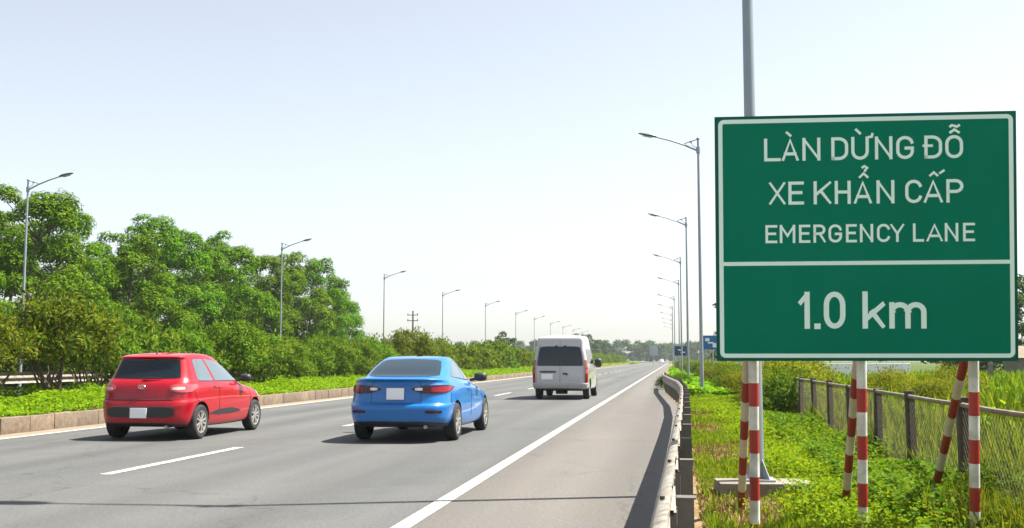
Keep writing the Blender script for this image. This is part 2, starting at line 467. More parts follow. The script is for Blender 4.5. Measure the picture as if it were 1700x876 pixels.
# ------------------------------------------------------------------ road sign
sign = empty('road_sign', (0.335, 8.70, 0), R(3.3))
sign.rotation_euler = (R(5.0), 0, R(3.3))
tag(sign, "large green road sign on red and white banded posts reading emergency lane 1.0 km", "road sign")
SW, SH, SB = 2.31, 1.945, 1.375         # width, height, bottom edge
mb = MB(); mb.box((SW / 2, 0.015, SB + SH / 2), (SW, 0.03, SH))
panel = mb.build('panel', M['sign_edge'], sign, bevel=0.004)
mb = MB(); mb.add([(0.022, -0.002, SB + 0.022), (SW - 0.022, -0.002, SB + 0.022), (SW - 0.022, -0.002, SB + SH - 0.022), (0.022, -0.002, SB + SH - 0.022)], [(0, 1, 2, 3)])
mb.build('green_face', M['sign_green'], panel)

class Strokes:
    def __init__(self): self.mb = MB(); self.n = 0
    def stroke(self, pts, w, closed=False, box=None):
        pts = [np.array(p, float) for p in pts]
        n = len(pts)
        if box is not None and not closed:
            a, b = pts[0] - pts[1], pts[-1] - pts[-2]
            pts[0] = pts[0] + a / max(np.linalg.norm(a), 1e-9) * w * 0.5
            pts[-1] = pts[-1] + b / max(np.linalg.norm(b), 1e-9) * w * 0.5
        zoff = -0.0045 - 0.00025 * (self.n % 10); self.n += 1
        L_, R_ = [], []
        for i, p in enumerate(pts):
            a = pts[(i - 1) % n] if (closed or i > 0) else None
            b = pts[(i + 1) % n] if (closed or i < n - 1) else None
            d1 = (p - a) / max(np.linalg.norm(p - a), 1e-9) if a is not None else None
            d2 = (b - p) / max(np.linalg.norm(b - p), 1e-9) if b is not None else None
            if d1 is None: d1 = d2
            if d2 is None: d2 = d1
            n1 = np.array((-d1[1], d1[0])); n2 = np.array((-d2[1], d2[0]))
            mt = n1 + n2; l = np.linalg.norm(mt)
            mt = mt / l if l > 1e-6 else n1
            k_ = min(1.0 / max(mt @ n1, 0.3), 1.6)
            L_.append(p + mt * k_ * w / 2); R_.append(p - mt * k_ * w / 2)
        if box is not None:
            L_ = [np.clip(q, box[0], box[1]) for q in L_]; R_ = [np.clip(q, box[0], box[1]) for q in R_]
        vs = [(q[0], zoff, q[1]) for q in L_] + [(q[0], zoff, q[1]) for q in R_]
        fs = []
        for i in range(n if closed else n - 1):
            j = (i + 1) % n
            fs.append((i, n + i, n + j, j))
        self.mb.add(vs, fs)

def arc(cx, cy, rx, ry, a0, a1, n=10):
    return [(cx + rx * math.cos(R(a0 + (a1 - a0) * i / n)), cy + ry * math.sin(R(a0 + (a1 - a0) * i / n))) for i in range(n + 1)]

GL = {
 'L': [[(0, 1), (0, 0), (1, 0)]],
 'A': [[(0, 0), (.5, 1), (1, 0)], [(.18, .28), (.82, .28)]],
 'N': [[(0, 0), (0, 1)], [(0, 1), (1, 0)], [(1, 0), (1, 1)]],
 'D': [[(0, 0), (0, 1), (.4, 1)] + arc(.42, .66, .58, .34, 90, 0) + arc(.42, .34, .58, .34, 0, -90) + [(0, 0)]],
 'U': [[(0, 1), (0, .36)] + arc(.5, .34, .5, .34, 180, 360) + [(1, 1)]],
 'G': [arc(.5, .68, .5, .32, 15, 180) + arc(.5, .32, .5, .32, 180, 360) + [(1, .47), (.58, .47)]],
 'O': [arc(.5, .66, .5, .34, 0, 180) + arc(.5, .34, .5, .34, 180, 360)],
 'X': [[(0, 0), (1, 1)], [(0, 1), (1, 0)]],
 'E': [[(1, 1), (0, 1), (0, 0), (1, 0)], [(0, .52), (.88, .52)]],
 'K': [[(0, 0), (0, 1)], [(1, 1), (.03, .40)], [(.40, .56), (1, 0)]],
 'H': [[(0, 0), (0, 1)], [(1, 0), (1, 1)], [(0, .52), (1, .52)]],
 'C': [arc(.5, .68, .5, .32, 20, 180) + arc(.5, .32, .5, .32, 180, 340)],
 'P': [[(0, 0), (0, 1), (.5, 1)] + arc(.55, .735, .45, .265, 90, -90) + [(0, .47)]],
 'R': [[(0, 0), (0, 1), (.5, 1)] + arc(.53, .75, .42, .25, 90, -90) + [(0, .50)], [(.5, .50), (1, 0)]],
 'M': [[(0, 0), (0, 1)], [(0, 1), (.5, .38), (1, 1)], [(1, 1), (1, 0)]],
 'Y': [[(0, 1), (.5, .45), (1, 1)], [(.5, .47), (.5, 0)]],
 '1': [[(1, 0), (1, 1)], [(0, .76), (.98, .99)]],
 '.': [[(0, -.092), (0.0, .085)]],
 'k': [[(0, 0), (0, 1)], [(1, .66), (.05, .22)], [(.42, .42), (1, 0)]],
 'm': [[(0, 0), (0, .66)], [(0, .44)] + arc(.25, .44, .25, .22, 180, 0) + [(.5, 0)], [(.5, .44)] + arc(.75, .44, .25, .22, 180, 0) + [(1, 0)]],
}
UX, UY = SW / 497.0, SH / 404.0
def text_line(base, cap, sw, items, accents=(), acc_w=None):
    S = Strokes()
    for ch, a, b in items:
        a = (a - 1188.5) * UX; b = (b - 1188.5) * UX
        w = b - a
        for st in GL[ch]:
            closed = ch == 'O'
            pts = [(a + sw / 2 + u * max(w - sw, 0.0), SB + base + sw / 2 + v * (cap - sw)) for u, v in st]
            S.stroke(pts, sw if ch != '.' else w, closed, (np.array((a, SB + base)), np.array((b, SB + base + cap))) if ch != '.' else None)
    for pl in accents:
        S.stroke([((x - 1188.5) * UX, SB + base + cap * 0 + v) for x, v in pl], acc_w or sw * 0.75)
    return S.mb.build('lettering', M['sign_white'], panel)
B1 = 1.583
def up(ybase): return lambda pts: [(x, (ybase - y_) * UY) for x, y_ in pts]
u1 = up(267.5); u2 = up(339.5)
text_line(B1, 0.181, 0.0250, [('L', 1271, 1299), ('A', 1300, 1329.5), ('N', 1335, 1365), ('D', 1383, 1411), ('U', 1416, 1445), ('N', 1455, 1484), ('G', 1490, 1519), ('D', 1536, 1565), ('O', 1570, 1599)],
  [u1([(1308, 219.5), (1316.5, 227)]), u1([(1423, 217), (1432, 225.5)]), u1([(1443, 231), (1450, 230), (1451.5, 224)]), u1([(1533, 246.5), (1550, 246.5)]),
   u1([(1577, 226.5), (1585, 221), (1593.5, 226.5)]), u1([(1577, 217), (1581, 214), (1589, 216.5), (1594, 213.5)])], 0.02)
text_line(1.237, 0.183, 0.0250, [('X', 1278, 1307), ('E', 1311, 1337), ('K', 1353, 1383), ('H', 1388, 1414.5), ('A', 1419, 1450), ('N', 1457, 1486.5), ('C', 1504, 1532), ('A', 1533.5, 1566), ('P', 1571, 1599)],
  [u2([(1428.5, 297), (1436, 290), (1443.5, 297)]), u2([(1433, 281), (1437.5, 278), (1442, 281), (1438.5, 285), (1438, 287.5)]), u2([(1544, 296), (1551, 290), (1558, 296)]), u2([(1560, 292), (1568.5, 286.5)])], 0.018)
text_line(0.934, 0.1437, 0.0205, [('E', 1272, 1292), ('M', 1296, 1322), ('E', 1328, 1347), ('R', 1352, 1373), ('G', 1377, 1399.5), ('E', 1406, 1424), ('N', 1429, 1451), ('C', 1457, 1479), ('Y', 1478.5, 1502.5), ('L', 1516, 1534), ('A', 1537.5, 1565), ('N', 1568, 1590), ('E', 1597.5, 1617)])
text_line(0.255, 0.293, 0.0415, [('1', 1325, 1345), ('.', 1353, 1363.5), ('O', 1368, 1404), ('k', 1432, 1470), ('m', 1476, 1537)])
# border: rounded frame and divider
S = Strokes()
bw = 0.033; i0 = 0.026 + bw / 2; rr = 0.03
x0, x1, z0, z1 = i0, SW - i0, SB + i0, SB + SH - i0
pts = arc(x1 - rr, z1 - rr, rr, rr, 0, 90, 6) + arc(x0 + rr, z1 - rr, rr, rr, 90, 180, 6) + arc(x0 + rr, z0 + rr, rr, rr, 180, 270, 6) + arc(x1 - rr, z0 + rr, rr, rr, 270, 360, 6)
S.stroke(pts, bw, True)
S.stroke([(x0, SB + 0.772), (x1, SB + 0.772)], 0.031)
S.mb.build('border_line', M['sign_white'], panel)
for zz in (0.35, 0.97, 1.6):
    mb = MB(); mb.box((SW / 2, 0.045, SB + zz), (SW - 0.1, 0.028, 0.07)); mb.build('back_rail', M['sign_back'], sign, bevel=0.003)

def banded(p0, p1, rad, edges, mats, name, first):
    """edges: fractions along the post where the colour changes"""
    mb = MB()
    fr = [0.0] + edges + [1.0]
    p0, p1 = Vector(p0), Vector(p1)
    pts = [p0.lerp(p1, t) for t in fr]
    mb.tube(pts, rad, 14, mis=[(i + first) % 2 for i in range(len(pts) - 1)])
    return mb.build(name, mats, sign, smooth=True)
def zedges(top, z_first, period, zmin):
    out, z = [], z_first
    while z > zmin:
        out.append((top - z) / (top - (-0.3))); z -= period
    return out
ttop = SB + SH - 0.12
for u_, zf in ((0.300, 1.192), (1.145, 1.15), (2.005, 1.125)):
    banded((u_, 0.10, ttop), (u_, 0.10, -0.3), 0.040, zedges(ttop, zf, 0.188, -0.2), [M['post_white'], M['post_red']], 'post', 0)
SIGN_INV = (Matrix.Translation((0.335, 8.70, 0)) @ Matrix.Rotation(R(3.3), 4, 'Z') @ Matrix.Rotation(R(5.0), 4, 'X')).inverted()
for u_, base, ez in ((0.272, (0.60, 10.15, -0.05), 1.16), (1.155, (1.53, 10.17, -0.05), 1.20), (2.035, (2.36, 10.54, -0.05), 1.36)):
    b = SIGN_INV @ Vector(base)
    top = Vector((u_, 0.15, 1.72))
    n_ed, z = [], ez
    while z > 0.02:
        n_ed.append((top.z - z) / (top.z - b.z)); z -= 0.178
    banded(top, b, 0.036, n_ed, [M['brace_white'], M['brace_red']], 'brace', 0)

# ------------------------------------------------------------------ guard rails
def guard_rail(name, xf, ya, yb, z0, face, step, label, mbeam, group=None):
    root = empty(name, (xf(ya), ya, 0))
    ox, oy = xf(ya), ya
    prof = [(0.0, .755), (-.035, .742), (-.060, .70), (-.063, .675), (-.02, .62), (-.012, .60), (-.02, .58), (-.063, .525), (-.060, .50), (-.035, .458), (0.0, .445)]
    prof = [(px * face, pz + z0) for px, pz in prof]
    back = [(px + 0.012 * face, pz) for px, pz in reversed(prof)]
    ring = prof + back
    n = len(ring)
    ys = np.arange(ya, yb + 0.01, 0.5 if yb - ya < 150 else 1.0)
    vs, fs = [], []
    for y in ys:
        x = xf(y)
        for px, pz in ring: vs.append((x + px - ox, y - oy, pz))
    for j in range(len(ys) - 1):
        for k in range(n):
            fs.append((j * n + k, j * n + (k + 1) % n, (j + 1) * n + (k + 1) % n, (j + 1) * n + k))
    mb = MB(); mb.add(vs, fs)
    mbolt = mb
    y = ya + 1.02
    while y < yb:
        x = xf(y)
        if y < 45:
            for dz in (0.70, 0.60):
                mbolt.lathe([(0.0, 0.0), (0.0, .016), (0.018, .016), (0.018, 0.0)], 'X', (x - ox + 0.013 * face, y - oy, dz + z0), 8, 1)
            for dz in (0.735,):
                mbolt.lathe([(0.748 + z0, 0.012), (0.765 + z0, .012), (0.765 + z0, 0.0)], 'Z', (x - ox - 0.02 * face, y - oy + .1, 0), 8, 1)
        # C-section post set behind the beam
        p = MB()
        cx = x - ox + 0.085 * face
        h = 0.77 + z0
        p.box((cx - 0.036 * face, y - oy, h / 2), (0.008, 0.084, h))
        p.box((cx, y - oy - 0.038, h / 2), (0.068, 0.008, h))
        p.box((cx, y - oy + 0.038, h / 2), (0.068, 0.008, h))
        p.box((cx, y - oy, h + 0.004), (0.085, 0.094, 0.008))
        p.box((cx - 0.056 * face, y - oy, 0.6 + z0), (0.03, 0.10, 0.2))
        p.build('post', M['galv_post'], root)
        y += step
    mb.build('beam', [mbeam, M['bolt']], root, smooth=True, angle=50)
    return tag(root, label, "guard rail", group)
gr = guard_rail('guard_rail', rail_x, 2.0, 52, 0.0, 1, 1.78, "weathered pale steel guard rail curving along the right shoulder beside the grass verge", M['beam'])
guard_rail('guard_rail', lambda y: -18.05, 12, 120, 0.28, 1, 4.0, "pale steel guard rail glimpsed through the stems behind the median shrubs", M['beam'])

# ------------------------------------------------------------------ street lamps
def make_lamp(side):
    """side +1: arm points to +X; -1: to -X"""
    root = empty('street_lamp')
    mb = MB(); mb.tube([(0, 0, 0.06), (0, 0, 3), (0, 0, 6.5), (0, 0, 9.42)], [0.074, 0.062, 0.052, 0.040], 14)
    pole = mb.build('pole', M['pole'], root, smooth=True)
    mb = MB(); mb.lathe([(8.90, 0.05), (8.90, 0.075), (9.12, 0.075), (9.12, 0.046)], 'Z', (0, 0, 0), 14)
    mb.lathe([(9.40, 0.046), (9.46, 0.062), (9.5, 0.03), (9.5, 0.0)], 'Z', (0, 0, 0), 14)
    s = side
    mb.tube([(0.04 * s, 0, 9.0), (0.5 * s, 0, 9.22), (1.0 * s, 0, 9.40), (1.55 * s, 0, 9.56)], [0.036, 0.034, 0.031, 0.028], 10)
    mb.tube([(0.03 * s, 0, 9.41), (0.28 * s, 0, 9.34), (0.55 * s, 0, 9.25)], 0.018, 8)
    mb.tube([(0.28 * s, 0, 9.33), (0.20 * s, 0, 9.2), (0.06 * s, 0, 9.10)], 0.012, 8)
    mb.box((0.26 * s, 0, 9.33), (0.09, 0.03, 0.06))
    mb.build('arm', M['pole'], root, smooth=True)
    # luminaire: flattened tapering shell
    mb = MB()
    ang = math.atan2(0.16, 0.7)
    prof = [(0, .03, .03), (.04, .08, .05), (.2, .135, .075), (.42, .14, .065), (.6, .11, .04), (.68, .05, .018), (.69, 0.01, .005)]
    n = 14; vs, fs = [], []
    for a, w, h in prof:
        for k in range(n):
            t = 2 * math.pi * k / n
            yy = w * math.cos(t); zz = (h if math.sin(t) > 0 else h * 0.55) * math.sin(t)
            px = 1.50 + a * math.cos(ang) - zz * math.sin(ang); pz = 9.55 + a * math.sin(ang) + zz * math.cos(ang)
            vs.append((px * s, yy, pz))
    for i in range(len(prof) - 1):
        for k in range(n): fs.append((i * n + k, i * n + (k + 1) % n, (i + 1) * n + (k + 1) % n, (i + 1) * n + k))
    mb.add(vs, fs)
    head = mb.build('lamp_head', M['lamp_head'], root, smooth=True, angle=60)
    mb = MB()
    rot = Matrix.Rotation(-ang * s, 3, 'Y')
    mb.box((1.84 * s, 0, 9.575), (0.34, 0.18, 0.02), rot=rot)
    mb.build('lens', M['lamp_glass'], head, bevel=0.004)
    mb = MB()
    mb.box((0, 0, 0.05), (0.34, 0.34, 0.02))
    for a in (0, 90, 180, 270):
        c, d = math.cos(R(a + 45)), math.sin(R(a + 45))
        q = [(c * .07 - d * .006, d * .07 + c * .006), (c * .17 - d * .006, d * .17 + c * .006), (c * .17 + d * .006, d * .17 - c * .006), (c * .07 + d * .006, d * .07 - c * .006)]
        mb.add([(*q[0], .06), (*q[1], .06), (*q[2], .06), (*q[3], .06), (*q[0], .26), (*q[3], .26)], [(0, 1, 2, 3), (0, 4, 1), (3, 2, 5), (1, 4, 5, 2), (0, 3, 5, 4)])
    mb.build('foot_plate', M['pole'], root)
    return root
lampL, lampR = make_lamp(1), make_lamp(-1)
ordn = ['first', 'second', 'third', 'fourth', 'fifth', 'sixth', 'seventh', 'eighth']
left_spots = [(-28.6, 43.1), (-26.7, 69.4), (-26.8, 96), (-27.1, 122.9), (-26.3, 147.5), (-26.2, 176.0), (-26.2, 200), (-26.2, 227), (-26.2, 253), (-26.2, 279), (-26.2, 305)]
for i, (x, y) in enumerate(left_spots):
    o = lampL if i == 0 else copy_tree(lampL)
    o.location = (x, y, 0)
    if i == 0: lab = "tall grey street lamp before the nearest leafy trees, its arm over the red car"
    elif i == 1: lab = "grey street lamp rising from the middle of the tall tree row"
    elif i < 6: lab = f"grey street lamp across the median, {ordn[i]} of its row counted from the left"
    else: lab = "tiny pale street lamp at the hazy far end of the row across the median"
    tag(o, lab, "street lamp", "street lamps across the median")
right_spots = [(0.84, 11.3), (1.0, 38.6), (0.82, 60.3), (0.65, 84.0), (0.62, 107.8), (0.2, 135.6), (-0.05, 160), (-0.1, 186), (-0.1, 212), (-0.1, 238), (-0.1, 264)]
for i, (x, y) in enumerate(right_spots):
    o = lampR if i == 0 else copy_tree(lampR)
    o.location = (x, y, 0.10 if i == 0 else 0)
    if i == 0: lab = "grey street lamp whose pole rises from a concrete slab behind the big green sign"
    elif i < 6: lab = f"grey street lamp on the right verge, {ordn[i - 1]} in line beyond the green sign's left edge"
    else: lab = "tiny street lamp at the crowded far end of the row on the right verge"
    tag(o, lab, "street lamp", "street lamps on the right verge")
mb = MB(); mb.box((0, 0, 0.07), (0.95, 0.5, 0.14), rot=Matrix.Rotation(R(6), 3, 'Z'))
o = mb.build('concrete_slab', M['concrete'], loc=(0.90, 11.25, 0), bevel=0.012)
tag(o, "flat weathered concrete slab under the street lamp behind the sign", "concrete slab")

# ------------------------------------------------------------------ wire fence
fence = empty('wire_fence', (2.72, 7, 0))
tag(fence, "old wire mesh fence with concrete posts and a bleached top rail behind the sign", "fence")
fx = lambda y: 2.72 + 0.006 * (y - 7)
ftop = 0.95
py_ = [6.2, 8.45, 10.75, 13.1, 15.2, 17.6, 19.9, 22.2, 24.6, 27.0, 29.4, 31.8, 34.2, 36.6, 39, 41.4, 43.8, 46.2, 48.6]
for y in py_:
    mb = MB()
    h = ftop + random.uniform(0.02, 0.09)
    tilt = Matrix.Rotation(R(random.uniform(-1.5, 1.5)), 3, 'Y') @ Matrix.Rotation(R(random.uniform(-1.5, 1.5)), 3, 'X')
    mb.box((fx(y) - 2.72, y - 7, h / 2 - 0.05), (0.10, 0.11, h + 0.1), rot=tilt)
    mb.build('post', M['fence_post'], fence, bevel=0.012)
for a, b in zip(py_[:-1], py_[1:]):
    mb = MB()
    sag = random.uniform(0.0, 0.008)
    mb.tube([(fx(a) - 2.74, a - 7, ftop), (fx((a + b) / 2) - 2.74, (a + b) / 2 - 7, ftop - sag), (fx(b) - 2.74, b - 7, ftop)], 0.024, 8)
    mb.build('top_rail', M['fence_rail'], fence, smooth=True)
mb = MB()
ya, yb = 6.2, 36.0
sp = 0.09
vs, fs = [], []
def wire(a, b, w=0.0010):
    a, b = Vector(a), Vector(b)
    d = (b - a).normalized(); s_ = d.cross(Vector((1, 0, 0))).normalized() * w; x_ = Vector((w, 0, 0))
    k_ = len(vs)
    for p in (a, b): vs.extend([p + s_, p + x_, p - s_ - x_])
    fs.extend([(k_, k_ + 1, k_ + 4, k_ + 3), (k_ + 1, k_ + 2, k_ + 5, k_ + 4), (k_ + 2, k_, k_ + 3, k_ + 5)])
hh = ftop - 0.06
for i in range(int((yb - ya) / sp)):
    y0 = ya + i * sp
    wire((fx(y0) - 2.745, y0 - 7, 0.05), (fx(y0 + hh) - 2.745, y0 + hh - 7, 0.05 + hh))
    wire((fx(y0) - 2.74, y0 - 7, 0.05 + hh), (fx(y0 + hh) - 2.74, y0 + hh - 7, 0.05))
mb.add(vs, fs)
mb.build('wire_mesh', M['wire'], fence)

# ------------------------------------------------------------------ foliage builders
def unit(a): return a / np.maximum(np.linalg.norm(a, axis=1, keepdims=True), 1e-9)

def leaves_mesh(name, c, d, nrm, ln, wd, m):
    """one folded quad pair per leaf: base, two sides, tip"""
    N = len(c)
    side = unit(np.cross(d, nrm))
    nn = unit(np.cross(side, d))
    ln = np.asarray(ln).reshape(-1, 1); wd = np.asarray(wd).reshape(-1, 1)
    v = np.empty((N, 4, 3))
    v[:, 0] = c - d * ln / 2
    v[:, 1] = c + side * wd / 2 + nn * wd * 0.18
    v[:, 2] = c + d * ln / 2
    v[:, 3] = c - side * wd / 2 + nn * wd * 0.18
    idx = np.arange(N)[:, None] * 4
    tris = np.concatenate([idx + np.array([[0, 1, 2]]), idx + np.array([[0, 2, 3]])], axis=1).reshape(-1)
    me = bpy.data.meshes.new(name)
    me.vertices.add(N * 4); me.vertices.foreach_set("co", v.reshape(-1))
    me.loops.add(len(tris)); me.loops.foreach_set("vertex_index", tris.astype(np.int32))
    nf = len(tris) // 3
    me.polygons.add(nf)
    me.polygons.foreach_set("loop_start", np.arange(0, nf * 3, 3, dtype=np.int32))
    me.materials.append(m)
    me.update(calc_edges=True)
    me.validate()
    return me

def rand_dirs(n): return unit(rng.normal(size=(n, 3)))

def lobe_leaves(cent, rad, per, flat=0.88, up=0.5):
    """leaves on the upper and outer shell of each lobe"""
    cs, ns = [], []
    for c, r in zip(cent, rad):
        k = max(int(per * r * r), 6)
        d = rand_dirs(k)
        d[:, 2] = np.where(d[:, 2] < -0.35, -d[:, 2], d[:, 2])
        rr_ = r * rng.uniform(0.55, 1.08, (k, 1)) ** 0.5
        bumpy = 1 + 0.22 * np.sin(d[:, :1] * 7 + c[0] * 3) * np.cos(d[:, 1:2] * 6 + c[1])
        p = c + d * rr_ * bumpy * np.array([1, 1, flat])
        cs.append(p)
        ns.append(unit(d * 1.2 + rng.normal(size=(k, 3)) * 0.34 + np.array([0, 0, up])))
    c = np.concatenate(cs); n = np.concatenate(ns)
    t = rand_dirs(len(c))
    d = unit(t - n * np.sum(t * n, axis=1, keepdims=True))
    return c, d, n

def limb_mb(mb, p0, p1, r0, r1, n=7, bend=0.12, seg=4):
    p0, p1 = np.array(p0, float), np.array(p1, float)
    L_ = np.linalg.norm(p1 - p0)
    off = rng.normal(size=3) * bend * L_
    pts = []
    for i in range(seg + 1):
        t = i / seg
        pts.append(p0 + (p1 - p0) * t + off * math.sin(math.pi * t) * 0.6)
    mb.tube([tuple(p) for p in pts], [r0 + (r1 - r0) * i / seg for i in range(seg + 1)], n)

def tree_meshes(h, rx, base, nl, per, leaf, m, tiers=True, lobe=(0.5, 1.0), trunk_r=0.14, shape='round'):
    """returns (trunk mesh object data, crown mesh data); tree of height h, crown radius rx starting at height base"""
    cent, rad = [], []
    tries = 0
    while len(cent) < nl and tries < nl * 40:
        tries += 1
        t = rng.uniform(0, 1)
        z = base + (h - base) * t
        if shape == 'round': prof = math.sin(math.pi * min(max(0.12 + 0.84 * t, 0), 1)) ** 0.55
        elif shape == 'cone': prof = (1 - t) ** 0.7 + 0.08
        else: prof = math.sqrt(max(1 - (t * 1.0) ** 2, 0.02)) 
        a = rng.uniform(0, 2 * math.pi)
        q = rng.uniform(0.35, 1.0) ** 0.6
        rmax = rx * prof * (1 + 0.28 * math.sin(3 * a + h) + 0.15 * math.sin(5 * a + 2 * z))
        lr = rng.uniform(*lobe) * (1 - 0.35 * t)
        p = np.array([q * rmax * math.cos(a), q * rmax * math.sin(a), z - lr * 0.5])
        if cent and min(np.linalg.norm(p - c2) / (r2 + lr) for c2, r2 in zip(cent, rad)) < 0.38: continue
        cent.append(p); rad.append(lr)
    c, d, n = lobe_leaves(cent, rad, per)
    N = len(c)
    me = leaves_mesh('crown', c, d, n, rng.uniform(0.7, 1.3, N) * leaf, rng.uniform(0.7, 1.3, N) * leaf * 0.55, m)
    mb = MB()
    top = np.array([rng.normal() * 0.3, rng.normal() * 0.3, h * 0.8])
    pts = [np.array([0, 0, -0.1]), np.array([rng.normal() * .1, rng.normal() * .1, h * 0.3]), np.array([rng.normal() * .2, rng.normal() * .2, h * 0.55]), top]
    mb.tube([tuple(p) for p in pts], [trunk_r, trunk_r * 0.8, trunk_r * 0.5, trunk_r * 0.2], 9)
    order = rng.permutation(len(cent))[: min(len(cent), 22)]
    for i in order:
        p = cent[i]
        zz = min(max(p[2] - 0.9, h * 0.18), h * 0.75)
        f_ = zz / (h * 0.8)
        q = np.array([top[0] * f_, top[1] * f_, zz])
        limb_mb(mb, q, p, trunk_r * 0.32, trunk_r * 0.08, 6)
    tr = mb.build('trunk', M['bark'], smooth=True)
    tm = tr.data
    bpy.data.objects.remove(tr)
    return tm, me

def place_plant(name, parts, loc, rz, s, label, cat, group=None):
    root = empty(name, loc, rz)
    root.scale = s if hasattr(s, '__len__') else (s, s, s)
    for nm, me in parts: link_mesh(nm, me, root)
    return tag(root, label, cat, group)

def shrub_meshes(h, r, per, leaf, m, stems=7, foot=0.35, nl=34):
    cent, rad = [], []
    tries = 0
    while len(cent) < nl and tries < 4000:
        tries += 1
        t = rng.uniform(0, 1)
        z = h * (foot * 0.6 + (1 - foot * 0.6) * t)
        prof = (0.55 + 0.45 * math.sin(math.pi * min(t * 0.9 + 0.1, 1))) * (1 if t < 0.7 else 1 - (t - 0.7) * 1.3)
        a = rng.uniform(0, 6.283); q = rng.uniform(0.1, 1) ** 0.5
        lr = rng.uniform(0.24, 0.46)
        p = np.array([q * r * prof * math.cos(a), q * r * prof * math.sin(a), z - lr * .6])
        if p[2] < h * 0.12: continue
        if cent and min(np.linalg.norm(p - c2) / (r2 + lr) for c2, r2 in zip(cent, rad)) < 0.3: continue
        cent.append(p); rad.append(lr)
    c, d, n = lobe_leaves(cent, rad, per, flat=1.0, up=0.3)
    # upright sprays at the tips
    k = int(len(c) * 0.35)
    pick = rng.integers(0, len(cent), k)
    cc = np.array(cent)[pick]; ru = np.array(rad)[pick][:, None]
    dd = unit(rng.normal(size=(k, 3)) * 0.55 + np.array([0, 0, 0.9]))
    c2 = cc + dd * ru * rng.uniform(0.6, 1.7, (k, 1))
    n2 = unit(rng.normal(size=(k, 3)))
    c = np.concatenate([c, c2]); n = np.concatenate([n, n2]); d = np.concatenate([d, unit(dd + rng.normal(size=(k, 3)) * .3)])
    N = len(c)
    me = leaves_mesh('foliage', c, d, n, rng.uniform(0.7, 1.35, N) * leaf, rng.uniform(0.7, 1.2, N) * leaf * 0.36, m)
    mb = MB()
    for i in range(stems):
        a = rng.uniform(0, 6.283); rr_ = rng.uniform(0.02, 0.28)
        j = rng.integers(0, len(cent))
        limb_mb(mb, (rr_ * math.cos(a), rr_ * math.sin(a), -0.1), cent[j], rng.uniform(0.022, 0.045), 0.01, 6, 0.1)
    ob = mb.build('stem', M['stem'], smooth=True); sm = ob.data
    bpy.data.objects.remove(ob)
    return sm, me

# ---- hedge of shrubs on the median
SHR = [shrub_meshes(2.3, 1.4, 1050, 0.15, M['shrub_leaf'], 9, 0.5) for _ in range(5)]
NEARSHR = [shrub_meshes(2.45, 1.45, 1150, 0.14, M['shrub_leaf'], 12, 0.85, 36) for _ in range(2)]
FARSHR = [shrub_meshes(2.3, 1.6, 330, 0.28, M['shrub_leaf'], 4, 0.3) for _ in range(3)]
y = 13.5
i = 0
first = True
while y < 330:
    near = y < 75
    src = (SHR if near else FARSHR)[i % (5 if near else 3)]
    if y < 29: src = NEARSHR[i % 2]
    s = random.uniform(0.76, 1.06)
    x = -15.45 + random.uniform(-0.35, 0.35)
    if 23.0 < y < 25.6 and first:
        y = 24.2; s = 1.08; first = False
        lab = "big olive-green shrub with bare dark stems at its foot, nearest the left picture edge"
    elif 60 < y < 110: lab = "olive-green shrub in the stretch of median hedge behind the blue car and the van"
    elif y <= 60: lab = "olive-green shrub in the stretch of median hedge behind the red car"
    else: lab = "small hazy shrub in the far stretch of median hedge beyond the van"
    if y < 110 and random.random() < 0.12: s *= 1.12
    place_plant('shrub', [('stem', src[0]), ('foliage', src[1])], (x, y, 0.27), random.uniform(0, 6.28), (s * 1.02, s * 1.02, s), lab, "shrub", "median hedge shrubs")
    y += (2.75 if near else 3.0) + random.uniform(-0.45, 0.45)
    i += 1
# ---- second, looser row close behind, filling the hedge
y = 33.0
while y < 140:
    src = FARSHR[i % 3]; i += 1
    s = random.uniform(0.7, 0.95)
    place_plant('shrub', [('stem', src[0]), ('foliage', src[1])], (-17.0 + random.uniform(-.3, .3), y, 0.27), random.uniform(0, 6.28), s,
                "low shrub in the rear row of the median hedge, mostly hidden by the front row", "shrub", "rear row of hedge shrubs")
    y += 3.4 + random.uniform(-0.5, 0.5) if y > 34 else 6.0

# ---- tall trees beyond the far carriageway
TREES = [tree_meshes(9.1, 2.9, 0.5, 68, 1300, 0.14, M['tree_leaf'], lobe=(0.65, 1.15)) for _ in range(5)]
ty = [(-30.5, 33, 0.78), (-32.5, 38.5, 0.8), (-33.5, 44.5, 0.84), (-32.5, 49.5, 1.05), (-33.5, 54.0, 1.0), (-32.5, 59.5, 0.92), (-33.5, 64.5, 1.04), (-32.5, 69.5, 1.0), (-33.5, 75, 0.98),
      (-32.5, 80.5, 0.93), (-33, 86, 1.03), (-32.5, 92, 1.02), (-33.0, 97.0, 0.92), (-32.5, 101.0, 0.7),
      (-38.5, 41, 0.88), (-39, 49, 0.92), (-39, 57, 1.02), (-39.5, 66, 1.0), (-39, 75, 1.0), (-39.5, 84, 1.0), (-39, 92, .95)]
for i, (x, y, s) in enumerate(ty):
    tm, cm = TREES[i % 5]
    s *= 1.0 + 0.13 * min(max((y - 38) / 30, 0), 1)
    if x < -37: lab = "dense green tree in the rear row of the tree belt, mostly hidden"
    elif i < 2: lab = "dense green tree at the left picture edge behind the nearest street lamp"
    elif i == 12: lab = "bushy green tree near the open end of the tall tree row, beside open sky"
    elif i == 13: lab = "last and shortest tree at the open right end of the tall tree row"
    else: lab = "dense green tree with puffy leaf clumps, front row of the tree belt"
    place_plant('broadleaf_tree', [('trunk', tm), ('crown', cm)], (x, y, 0), random.uniform(0, 6.28), (s * 1.05, s * 1.05, s), lab, "tree", "tree belt across the carriageway")
